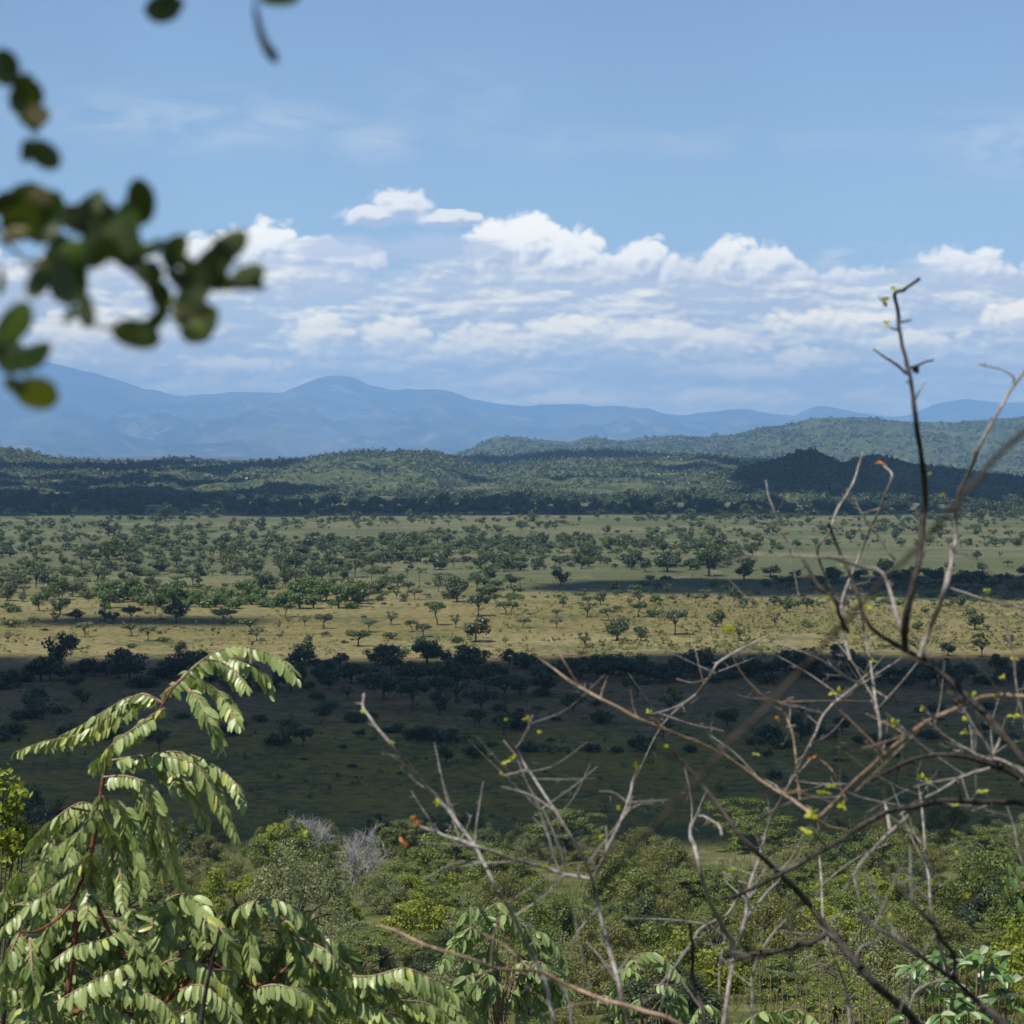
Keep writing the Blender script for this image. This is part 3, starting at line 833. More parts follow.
# ------------------------------------------------------------------ bushes on the near slope
def proto_bush(kind, seed):
    rng = np.random.default_rng(seed)
    st, fo = MB(), MB()
    if kind in ('olive', 'grey', 'dark', 'green', 'lime'):
        w, h = 5.0, {'olive': 2.9, 'grey': 3.0, 'dark': 3.2, 'green': 2.9, 'lime': 2.6}[kind]
        cl = []
        for k in range(46):
            a = rng.random() * 6.283; r = rng.random() ** .5 * w * .44
            top = h * (1 - (r / (w * .5)) ** 2.2)
            q = w * (.05 + .09 * rng.random() ** 2)
            cl.append((r * math.cos(a), r * math.sin(a), top * (.35 + .62 * rng.random() ** .6), q, q, q * .8))
        for c in cl[:16]:
            tube(st, spline([(rng.normal() * .15, rng.normal() * .15, -.6), tuple(np.array(c[:3]) * .5 + np.array([0, 0, .1])), c[:3]], 5), [.06, .05, .04, .03, .012], 5)
        mat, n, leaf, asp = {'olive': ('olive', 13000, .052, .45), 'grey': ('grey', 10000, .055, .5), 'dark': ('bushdark', 9000, .075, .6), 'green': ('bushgreen', 11000, .062, .55), 'lime': ('lime', 5000, .085, .6)}[kind]
        crown(fo, cl, n, leaf, up=.45, hollow=.5, rng=rng, jit=.45, aspect=asp)
    elif kind == 'flat':
        w, h = 12.0, 6.4
        cl = []
        for k in range(44):
            a = rng.random() * 6.283; r = rng.random() ** .5 * w * .44
            lay = rng.random()
            q = w * (.04 + .05 * rng.random())
            cl.append((r * math.cos(a), r * math.sin(a), h * (.97 - .14 * (r / (w * .45)) ** 2 - (.30 * lay if lay > .6 else .04 * lay)), q, q, .30 + .12 * rng.random()))
        for c in cl[:14]:
            e = np.array(c[:3]); tube(st, spline([(0, 0, -1), (0, 0, h * .35), tuple(e * .55 + np.array([0, 0, h * .2])), tuple(e)], 7), [.22, .2, .17, .12, .09, .06, .03], 6)
        crown(fo, cl, 12000, .11, up=.9, hollow=.2, rng=rng, jit=.5); mat = 'bushgreen'
    elif kind == 'bare':
        w, h = 5.0, 3.4
        def grow(p, d, L, r, lv):
            e = p + d * L
            tube(st, spline([p, (p + e) / 2 + rng.normal(size=3) * L * .07, e], 4), [r, r * .85, r * .7, r * .55], 5)
            if lv == 0: return
            for _ in range(4 if lv > 1 else 5):
                nd = unit(d + rng.normal(size=3) * .62 + np.array([0, 0, .12])); grow(p + (e - p) * (.45 + .55 * rng.random()), nd, L * (.6 + .25 * rng.random()), r * .55, lv - 1)
        for _ in range(4): grow(np.array([0, 0, -.3]), unit(np.array([rng.normal() * .5, rng.normal() * .5, 1])), 1.25, .06, 4)
        crown(fo, [(0, 0, 1.0, 1.5, 1.5, .7)], 250, .06, rng=rng); mat = 'grey'
    return st.mesh('stems', [M['deadwood' if kind == 'bare' else 'trunk']], True), fo.mesh('foliage', [M[mat]])


BUSH = {}
BW = {'olive': 'fine-leaved olive bush', 'grey': 'pale grey-green bush', 'dark': 'dark leafy bush', 'green': 'fresh green bush', 'lime': 'bright yellow-green bush', 'flat': 'flat-topped green acacia', 'bare': 'leafless grey bush'}


def make_bushes():
    rng = np.random.default_rng(12)
    for k in ('olive', 'grey', 'dark', 'green', 'lime', 'flat', 'bare'):
        BUSH[k] = [proto_bush(k, 31 * i + len(k)) for i in range(3 if k in ('olive', 'green', 'dark', 'grey') else 2)]
    cnt = [0]
    def put(k, x, y, w, label=None, hz=1.0, name='bush'):
        p = hit(x, y)
        if p is None: return
        w0 = 12.0 if k == 'flat' else 5.0
        s = width_m(w, p) / w0
        st, fo = BUSH[k][int(rng.random() * len(BUSH[k]))]
        r = empty('acacia_tree' if k == 'flat' else name, p, label=label, category='acacia' if k == 'flat' else 'bush')
        if not label: gen_label(BW[k], x, y, w, r)
        r.rotation_euler = (0, 0, rng.random() * 6.28); r.scale = (s, s, s * hz)
        link('stems', st, r); link('foliage', fo, r); cnt[0] += 1
    put('flat', 566, 862, 88, 'flat-topped acacia with bright green crown alone at the foot of the slope, picture centre', 1.12)
    put('flat', 742, 851, 84, 'upper flat-topped green acacia of the pair seen through the bare twigs', 1.2)
    put('flat', 768, 876, 112, 'lower flat-topped green acacia of the pair seen through the bare twigs', 1.0)
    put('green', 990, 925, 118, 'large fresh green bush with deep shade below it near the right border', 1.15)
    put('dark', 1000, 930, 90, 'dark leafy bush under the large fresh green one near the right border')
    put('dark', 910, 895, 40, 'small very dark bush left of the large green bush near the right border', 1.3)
    put('grey', 292, 925, 122, 'rounded pale olive bush with light leaf edges beside the leafless grey bush', 1.2)
    put('bare', 356, 884, 92, 'leafless silvery grey bush above the rounded pale bush', 1.15)
    put('bare', 314, 860, 96, 'dusky leafless shrub at the top of the slope left of the silvery one', .9)
    put('green', 285, 862, 80, 'dense green bush behind the rounded pale olive bush', 1.0)
    put('lime', 345, 925, 46, 'small bright yellow-green bush at the foot of the rounded pale bush', 1.2)
    put('lime', 418, 945, 88, 'large bright yellow-green bush in the middle of the slope', 1.1)
    put('lime', 460, 905, 50, None, 1.2)
    put('green', 455, 880, 110, None, .8); put('green', 400, 905, 90, None, .8); put('green', 505, 895, 90, 'broad feathery grey-green bush right of the yellow-green bush', .9)
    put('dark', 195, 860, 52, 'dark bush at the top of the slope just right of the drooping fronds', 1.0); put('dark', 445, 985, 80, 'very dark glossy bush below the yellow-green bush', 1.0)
    put('dark', 40, 850, 90, 'dark bush at the left border behind the yellow-leaved sprigs', 1.1)
    put('grey', 355, 975, 90, 'soft grey-green bush above the long right-reaching frond', .7)
    for x, y, w, k in [(622, 915, 96, 'green'), (748, 938, 120, 'green'), (838, 925, 90, 'lime'), (880, 880, 84, 'green'), (655, 880, 70, 'olive'), (930, 985, 120, 'olive'), (700, 990, 110, 'lime'), (590, 960, 100, 'grey')]: put(k, x, y, w, None, 1.05)
    kinds = ['olive', 'olive', 'flat', 'green', 'grey', 'dark', 'olive', 'flat', 'green', 'olive']
    i = 0
    for y0, y1, n, w0, w1 in [(838, 862, 74, 34, 70), (862, 890, 64, 40, 86), (890, 930, 60, 48, 100), (930, 985, 50, 60, 120), (985, 1050, 40, 70, 140)]:
        for j in range(n):
            x = -40 + 1104 * (j + rng.random()) / n; y = y0 + (y1 - y0) * rng.random()
            if (205 < x < 255 and 850 < y < 890) or (320 < x < 385 and 866 < y < 945) or (255 < x < 330 and 890 < y < 940) or (520 < x < 830 and y < 880 and rng.random() < .6): continue
            if y < 905 and fbm(x / 60, y / 25, 2) < .31: continue
            k = kinds[int(rng.random() * len(kinds))]
            if rng.random() < .05: k = 'lime'
            put(k, x, y, w0 + (w1 - w0) * rng.random() ** 1.3, None, .65 + .6 * rng.random())
    print('bushes', cnt[0])
    # grass of the slope
    N = 60000
    yy = 60 + 245 * rng.random(N) ** .75; xx = (rng.random(N) - .5) * 2 * (yy * .285)
    zz = gz(xx, yy)
    clumpn = fbm(xx / 7, yy / 9, 3); keep = clumpn > .44; xx, yy, zz = xx[keep], yy[keep], zz[keep]
    n = len(xx)
    ht = .35 + .65 * rng.random(n); wd = .025 + .03 * rng.random(n)
    a = rng.random(n) * 6.28; lean = rng.normal(size=(n, 2)) * .25
    b0 = np.stack([xx, yy, zz - .05], -1); ca = np.stack([np.cos(a), np.sin(a), 0 * a], -1) * wd[:, None]
    tip = b0 + np.stack([lean[:, 0] * ht, lean[:, 1] * ht, ht], -1)
    V = np.stack([b0 - ca, b0 + ca, tip + ca * .5, tip - ca * .5], 1).reshape(-1, 3)
    link('grass', MB().add(V, np.arange(4 * n).reshape(n, 4)).mesh('grass', [M['straw']]), kind='stuff', category='grass', label='dry straw and green grass between the bushes of the slope')


# ------------------------------------------------------------------ the pinnate-leaved sapling in the foreground
def leaflet(mb, base, d, nrm, L, W, mi, fold, droop):
    """one blade: two halves folded along the midrib, its tip bent down"""
    d = unit(d); s = unit(np.cross(nrm, d)); n = np.cross(d, s)
    ts = (0, .14, .36, .62, .84, 1.0); ws = (.22, .76, 1.0, 1.0, .78, .22)
    V = []
    for t, w in zip(ts, ws):
        c = base + d * (L * t) - n * (droop * L * t * t)
        V += [c - s * (W * w * .5) + n * (fold * W * w), c, c + s * (W * w * .5) + n * (fold * W * w)]
    F = []
    for i in range(5):
        a = 3 * i
        F += [(a, a + 1, a + 4, a + 3), (a + 1, a + 2, a + 5, a + 4)]
    mb.add(V, F, mi)


def frond(path, L, W, rng, pairs=None, r0=.006, roll=.0, start=.08, spread=.62, hang=.65):
    """a pinnate leaf along a 3-D path: rachis plus two rows of leaflets that hang from it"""
    mb = MB()
    pts = spline(path, 26)
    tube(mb, pts, np.linspace(r0, r0 * .3, 26), 5, 1)
    seg = np.linalg.norm(np.diff(pts, axis=0), axis=1); s = np.concatenate([[0], np.cumsum(seg)]); tot = s[-1]
    n = pairs or max(5, int(tot / (W * .92)))
    for i in range(n + 1):
        u = (start + (1 - start) * i / n) * tot
        p = np.array([np.interp(u, s, pts[:, k]) for k in range(3)])
        q = np.array([np.interp(min(u + .02 * tot, tot), s, pts[:, k]) for k in range(3)]); q0 = np.array([np.interp(max(u - .02 * tot, 0), s, pts[:, k]) for k in range(3)])
        T = unit(q - q0)
        ref = np.array([0, 0, 1.]) * (1 - abs(T[2]) ** 2) + np.array([0, -1., 0]) * abs(T[2]) ** 2
        S = unit(np.cross(T, ref)); Nn = unit(np.cross(S, T))
        if Nn[2] < 0: Nn = -Nn
        c, sn = math.cos(roll), math.sin(roll)
        S, Nn = S * c + Nn * sn, Nn * c - S * sn
        size = (.62 + .38 * math.sin(math.pi * min(1, .18 + .72 * i / n))) * (.78 + .38 * rng.random())
        for sd in ((-1, 1) if i < n else (0,)):
            d = T * (.42 if sd else 1.0) + S * sd * spread + np.array([0, 0, -hang * (.8 + .4 * rng.random())]) + rng.normal(size=3) * .15
            d = unit(d)
            nr = Nn + S * sd * .55 + rng.normal(size=3) * .30
            nr = unit(nr - d * np.dot(nr, d))
            if rng.random() < .03: continue
            leaflet(mb, p, d, nr, L * size, W * size, 0, .14 + .1 * rng.random(), .10 + .2 * rng.random())
    return mb


FR = [  # traced mid-ribs, leaflet length in pixels, depth offset in metres
 ([(160, 697), (182, 678), (205, 658), (232, 646.5), (262, 651), (285, 662), (297, 679)], 19, 0),
 ([(205, 659), (222, 663), (235, 672), (247, 688)], 15, -.12),
 ([(190, 676), (205, 683), (220, 693), (232, 710), (238, 726)], 17, -.2),
 ([(188, 688), (200, 702), (210, 722), (217, 736), (220, 748)], 18, -.3),
 ([(165, 704), (140, 694), (112, 714), (80, 734), (46, 741), (15, 752)], 17, .1),
 ([(160, 702), (132, 697), (108, 709), (84, 724), (62, 735)], 17, .25),
 ([(156, 716), (135, 728), (115, 742), (102, 756), (95, 768)], 17, -.15),
 ([(165, 708), (150, 716), (138, 726), (128, 738)], 14, -.25),
 ([(107, 761), (145, 755), (180, 752), (215, 766), (236, 784), (244, 803)], 19, -.1),
 ([(107, 761), (145, 756), (190, 762), (210, 786), (226, 815), (237, 838)], 19, -.3),
 ([(145, 756), (160, 762), (172, 776), (178, 790)], 16, -.2),
 ([(104, 777), (126, 776), (146, 784), (158, 806), (167, 835), (174, 865), (182, 888)], 18, -.15),
 ([(102, 796), (118, 802), (132, 818), (138, 850), (142, 895)], 18, -.3),
 ([(97, 806), (80, 803), (60, 815), (45, 828), (30, 845)], 17, .1),
 ([(95, 830), (70, 838), (45, 860), (28, 892)], 18, 0),
 ([(88, 860), (58, 884), (30, 905), (4, 926)], 20, -.2),
 ([(90, 848), (92, 870), (88, 893), (87, 922)], 22, -.35),
 ([(104, 790), (92, 815), (78, 835), (66, 862)], 17, -.25),
 ([(100, 810), (112, 838), (120, 868), (122, 905)], 18, -.3),
 ([(150, 935), (158, 910), (180, 894), (200, 903), (210, 930)], 26, -.4),
 ([(232, 925), (240, 908), (266, 899), (295, 908), (314, 926), (328, 944)], 22, .1),
 ([(300, 938), (325, 950), (343, 972), (350, 1000)], 20, 0),
 ([(335, 975), (372, 976), (405, 968), (432, 980), (456, 995), (480, 1018)], 19, .1),
 ([(30, 938), (32, 970), (36, 1005)], 22, -.3), ([(20, 930), (10, 955), (2, 992)], 22, -.25),
 ([(52, 962), (76, 946), (102, 940), (128, 929)], 19, -.3),
 ([(55, 1003), (90, 983), (120, 968), (132, 962)], 25, -.45),
 ([(150, 975), (170, 960), (196, 962), (220, 977), (236, 1002)], 22, -.2),
 ([(222, 955), (248, 958), (262, 982), (272, 1012)], 20, 0), ([(238, 905), (222, 915), (208, 935), (205, 960)], 19, .1),
 ([(262, 902), (252, 925), (250, 950), (254, 975)], 19, -.2), ([(280, 915), (296, 940), (300, 968), (296, 1000)], 19, -.1),
 ([(186, 898), (172, 915), (158, 940), (150, 968)], 22, -.25), ([(195, 905), (218, 925), (230, 950), (232, 980)], 21, -.3),
 ([(120, 920), (135, 945), (140, 975), (138, 1010)], 20, -.1), ([(70, 905), (50, 925), (40, 950), (36, 975)], 20, 0),
 ([(300, 985), (330, 990), (360, 1002), (392, 1018)], 19, 0), ([(340, 960), (365, 985), (375, 1010), (380, 1040)], 18, .2),
 ([(250, 990), (278, 985), (310, 998), (330, 1026)], 20, -.2), ([(180, 990), (200, 985), (222, 1000), (240, 1030)], 22, -.3),
 ([(80, 1000), (100, 1005), (125, 1015), (150, 1035)], 22, -.3), ([(5, 990), (30, 990), (55, 1005), (75, 1030)], 22, -.1),
 ([(110, 985), (140, 990), (165, 1005), (180, 1030)], 22, -.35), ([(400, 1000), (425, 1003), (445, 1015), (460, 1035)], 18, .1),
 ([(20, 870), (8, 885), (-4, 905), (-14, 925)], 19, .1), ([(60, 990), (40, 1000), (20, 1015), (5, 1035)], 22, -.2),
 ([(320, 955), (305, 972), (296, 990), (292, 1015)], 18, .2), ([(210, 1000), (190, 1010), (170, 1022), (150, 1040)], 21, -.3),
]


def make_sapling():
    rng = np.random.default_rng(44)
    D = 9.0; px = D / FPX
    b = P(60, 1120, D); base = np.array([b[0] - .1, D, float(gz(b[0], D))])
    root = empty('pinnate_leaved_sapling', base, label='big sunlit sapling with drooping pinnate fronds and a reddish stem in the lower left corner', category='sapling')
    def rel(pts, dd=0):
        return [P(x, y, D + dd) - base for x, y in pts]
    mb = MB()
    st = [np.array([0, 0, -.1])] + rel([(55, 1120), (66, 1010), (75, 937), (86, 880), (97, 820), (103, 780), (107, 757)])
    tube(mb, spline(st, 40), np.linspace(.026, .010, 40), 8)
    link('stem', mb.mesh('stem', [M['bark_red']], True), root)
    for path, dd0, dd1, r in [([(107, 758), (127, 742), (142, 728), (158, 712), (172, 690), (188, 674)], 0, 0, .009), ([(86, 882), (120, 950), (150, 960), (168, 985)], 0, -.2, .012),
                              ([(66, 1012), (150, 1010), (205, 960), (235, 915), (262, 900)], 0, .1, .016), ([(205, 960), (260, 985), (300, 960), (340, 975)], 0, .1, .012), ([(92, 850), (70, 905), (40, 930), (20, 932)], 0, -.2, .010),
                              ([(236, 905), (234, 897), (238, 888)], 0, 0, .006), ([(72, 808), (90, 812), (97, 822)], -.2, 0, .007)]:
        m = MB(); q = [P(x, y, D + dd0 + (dd1 - dd0) * i / (len(path) - 1)) - base for i, (x, y) in enumerate(path)]
        tube(m, spline(q, 16), np.linspace(r, r * .5, 16), 6)
        link('branch', m.mesh('branch', [M['bark_red']], True), root)
    # the dark bare twig among the lower leaves
    m = MB(); tube(m, spline(rel([(200, 1030), (206, 990), (212, 962), (218, 940)], -.6), 10), np.linspace(.012, .005, 10), 6); tube(m, spline(rel([(211, 970), (224, 970), (234, 971)], -.6), 6), [.006] * 5 + [.003], 5)
    link('dead_twig', m.mesh('dead_twig', [M['bark_dark']], True), root)
    for pts, L, dd in FR:
        k = len(pts)
        bow = rng.normal() * .12
        q = [P(x, y, D + dd * .6 + bow * math.sin(math.pi * i / (k - 1)) + dd * .4 * i / (k - 1)) - base for i, (x, y) in enumerate(pts)]
        Lm = (L * .90 if L < 20 else 18 + (L - 20) * .5) * px * 1.02
        mb = frond(q, Lm * .96, Lm * .40, rng, roll=rng.normal() * .25 - .15, hang=.55 + .25 * rng.random())
        link('frond', mb.mesh('frond', [M['frond'], M['bark_brown']], False), root)
    fill = MB()
    for pts, L, dd in FR:
        ox, oy = rng.normal() * 9, 5 + 11 * rng.random()
        if pts[0][1] < 790: oy *= .55; ox *= .6
        k = len(pts); sc = .75 + .2 * rng.random()
        q = [P(pts[0][0] + (x - pts[0][0]) * sc + ox * i / k, pts[0][1] + (y - pts[0][1]) * sc + oy * i / k, D + dd + .22 + .2 * rng.random()) - base for i, (x, y) in enumerate(pts)]
        fr = frond(q, min(L, 19) * px * .9, min(L, 19) * px * .38, rng, roll=rng.normal() * .35, hang=.5 + .3 * rng.random())
        fill.v += fr.v; fill.f += [f + fill.n for f in fr.f]; fill.mi += fr.mi; fill.n += fr.n
    # inner fill: fronds behind the traced ones
    for i in range(70):
        x = 5 + 400 * rng.random() ** 1.2; y = (905 if x < 330 else 985) + 90 * rng.random()
        a = (-1 if rng.random() < .45 else 1) * (.3 + 1.1 * rng.random())
        ln = 55 + 30 * rng.random()
        pts = [(x, y), (x + math.sin(a) * ln * .4, y - 4 + 10 * rng.random()), (x + math.sin(a) * ln * .75, y + ln * .3), (x + math.sin(a) * ln, y + ln * .75)]
        q = [P(u, v, D + .15 + .5 * rng.random() * 0 + .35) - base for u, v in pts]
        fr = frond(q, 17 * px, 7.2 * px, rng, roll=rng.normal() * .3, hang=.6)
        fill.v += fr.v; fill.f += [f + fill.n for f in fr.f]; fill.mi += fr.mi; fill.n += fr.n
    link('inner_fronds', fill.mesh('inner_fronds', [M['frond'], M['bark_brown']]), root, kind='stuff')


def make_small_saplings():
    rng = np.random.default_rng(45)
    sets = [(14.0, 'small sapling with whitish drooping fronds at the bottom edge between big sapling and bare twigs', (505, 1010),
             [([(490, 925), (478, 908), (466, 915), (459, 938)], 13), ([(484, 912), (500, 903), (514, 918), (520, 934)], 13), ([(495, 925), (506, 915), (524, 930), (534, 948)], 13), ([(500, 970), (482, 966), (466, 972), (448, 986)], 13),
              ([(500, 955), (488, 952), (474, 958), (464, 972)], 12), ([(505, 950), (520, 955), (530, 970), (536, 990)], 12), ([(510, 975), (528, 975), (545, 988), (556, 1008)], 12), ([(500, 980), (490, 990), (484, 1005), (482, 1025)], 12),
              ([(508, 985), (516, 995), (520, 1010), (522, 1030)], 12), ([(498, 960), (508, 968), (514, 982), (512, 1000)], 12), ([(496, 935), (490, 945), (487, 958), (490, 975)], 12), ([(470, 985), (462, 995), (455, 1008), (450, 1025)], 12)]),
            (13.0, 'sapling showing one small arching pale frond at the bottom edge beside the pale forked stem', (655, 1030),
             [([(640, 975), (628, 968), (620, 974), (614, 992)], 11), ([(640, 970), (634, 957), (652, 953), (668, 962), (682, 978)], 13), ([(655, 985), (668, 985), (678, 996), (684, 1012)], 11), ([(650, 995), (640, 1000), (628, 1008), (618, 1022)], 11),
              ([(660, 1000), (672, 1004), (684, 1015), (690, 1030)], 11), ([(596, 1000), (606, 996), (618, 1006), (624, 1022)], 11)]),
            (12.0, 'low frond cluster with pale leaflets peeping in at the bottom edge below the crossing twigs', (770, 1060),
             [([(745, 1025), (757, 1014), (772, 1012), (790, 1020)], 12), ([(775, 1020), (790, 1010), (806, 1012), (820, 1025)], 12), ([(690, 1022), (700, 1008), (712, 1006), (726, 1018)], 11)])]
    for D, lab, (bx, by), fr in sets:
        px = D / FPX
        b = P(bx, by, D); base = np.array([b[0], D, float(gz(b[0], D))])
        root = empty('pinnate_leaved_sapling', base, label=lab, category='sapling')
        mb = MB(); top = np.mean([P(*f[0][0], D) for f in fr], 0) - base
        tube(mb, spline([(0, 0, -.1), top * .6 + np.array([.05, 0, 0]), top], 12), np.linspace(.02, .007, 12), 6)
        if D == 14.0:
            for i in range(16):
                x, y = 470 + 75 * rng.random(), 925 + 80 * rng.random(); sg = 1 if x > 503 else -1; ln = 26 + 16 * rng.random()
                fr.append(([(x, y), (x + sg * ln * .35, y - 6), (x + sg * ln * .75, y + ln * .2), (x + sg * ln, y + ln * .7)], 13))
        for pts, L in fr:
            tube(mb, spline([top * .75, (P(*pts[0], D) - base) * .5 + top * .45, P(*pts[0], D) - base], 8), np.linspace(.006, .003, 8), 5)
        link('stem', mb.mesh('stem', [M['bark_brown']], True), root)
        for pts, L in fr:
            bow = rng.normal() * .15
            q = [P(x, y, D + bow * math.sin(math.pi * i / (len(pts) - 1))) - base for i, (x, y) in enumerate(pts)]
            link('frond', frond(q, L * px * 1.1, L * px * .50, rng, roll=rng.normal() * .25).mesh('frond', [M['frond_far'], M['bark_brown']]), root)


def broad_leaf(mb, p, d, nrm, L, W, mi=0, curl=.5):
    leaflet(mb, p, d, nrm, L, W, mi, .22, curl)


def make_leafy_shrubs():
    rng = np.random.default_rng(50)
    # glossy recurved leaves at the lower right
    D = 11.0
    b = P(960, 1050, D); base = np.array([b[0], D, float(gz(b[0], D))])
    root = empty('broad_leaved_shrub', base, label='glossy broad-leaved shrub with curled shining leaves in the lower right corner', category='shrub')
    st = MB()
    for i in range(34):
        x = 905 + 118 * rng.random(); y = 955 + 75 * rng.random()
        if i < 8: x, y = [(910, 968), (935, 958), (962, 950), (985, 962), (955, 985), (945, 1000), (1000, 975), (1012, 955)][i]
        tip = P(x, y, D + .4 * rng.normal() * .5) - base
        tube(st, spline([(0, 0, -.1), tip * .5 + rng.normal(size=3) * .06, tip], 8), np.linspace(.014, .004, 8), 5)
        m = MB()
        for k in range(5):
            d = unit(np.array([rng.normal(), rng.normal(), .25 + .3 * rng.random()])); nr = unit(np.array([rng.normal() * .4, rng.normal() * .4, 1.]))
            broad_leaf(m, tip - d * .0, d, unit(nr - d * np.dot(nr, d)), .075 + .05 * rng.random(), .042, 0, .5 + .5 * rng.random())
        link('leaf_cluster', m.mesh('leaf_cluster', [M['broad']]), root)
    link('stems', st.mesh('stems', [M['bark_brown']], True), root)
    # sprig at the right border
    D = 7.5; b = P(1010, 1060, D); base = np.array([b[0] + .25, D, float(gz(b[0], D))])
    root = empty('broad_leaved_shrub', base, label='slender sprig with a few hanging light green leaves against the right border', category='shrub')
    st = MB(); p2 = [P(x, y, D) - base for x, y in [(1050, 1060), (1046, 940), (1030, 890), (1012, 872)]]
    tube(st, spline([np.array([0, 0, -.1])] + p2, 16), np.linspace(.012, .003, 16), 5); link('stem', st.mesh('stem', [M['bark_brown']], True), root)
    for x, y in [(1008, 870), (1015, 884), (1004, 892), (1020, 905), (1018, 872), (1009, 880)]:
        m = MB(); broad_leaf(m, P(x, y - 6, D) - base, np.array([rng.normal() * .25, -.3, -1]), unit(np.array([rng.normal() * .4, -1, .4])), .055, .024, 0, .3)
        link('leaf', m.mesh('leaf', [M['broad']]), root)
    # yellow-leaved sprigs at the left border
    D = 17.0; b = P(-10, 900, D); base = np.array([b[0], D, float(gz(b[0], D))])
    root = empty('yellow_leaved_shrub', base, label='shrub with bright yellow-green leaf sprigs coming in from the left border', category='shrub')
    st = MB(); V = MB()
    for x, y, rr in [(4, 782, 15), (12, 800, 13), (6, 815, 12), (18, 792, 8), (14, 848, 13), (4, 838, 12), (22, 828, 7), (24, 842, 8), (6, 862, 8), (8, 900, 14), (0, 885, 12), (3, 915, 9)]:
        tip = P(x, y, D + rng.normal() * .25) - base
        tube(st, spline([np.array([0, 0, -.1]), tip * .6 + np.array([-.1, 0, 0]), tip], 9), np.linspace(.03, .006, 9), 5)
        n = 70; c = tip + rng.normal(size=(n, 3)) * rr * D / FPX * .45
        q, f = quads(c, rng.normal(size=(n, 3)) + np.array([-.3, -.3, .8]), .036 * (.7 + .6 * rng.random(n)), .62, rng); V.add(q, f)
    link('stems', st.mesh('stems', [M['trunk']], True), root); link('foliage', V.mesh('foliage', [M['lime']]), root)
    # yellow-flecked sprigs low right of centre
    D = 16.0; b = P(830, 1060, D); base = np.array([b[0], D, float(gz(b[0], D))])
    root = empty('yellow_leaved_shrub', base, label='straggly shrub with upright yellow and ochre leaf tips at the bottom edge behind the twigs', category='shrub')
    st = MB(); V = MB()
    for i in range(26):
        x = 745 + 150 * rng.random(); y = 962 + 55 * rng.random(); tip = P(x, y, D + rng.normal() * .4) - base
        tube(st, spline([np.array([tip[0] * .7, 0, -.1]), tip * np.array([.9, 1, .6]), tip], 7), np.linspace(.012, .004, 7), 4)
        n = 13; c = tip + np.stack([rng.normal(size=n) * .05, rng.normal(size=n) * .05, -.35 * rng.random(n)], -1)
        q, f = quads(c, rng.normal(size=(n, 3)) + np.array([-.3, -.5, .4]), .019 * (.7 + .6 * rng.random(n)), .5, rng); V.add(q, f)
    link('stems', st.mesh('stems', [M['bark_brown']], True), root); link('foliage', V.mesh('foliage', [M['lime']]), root)


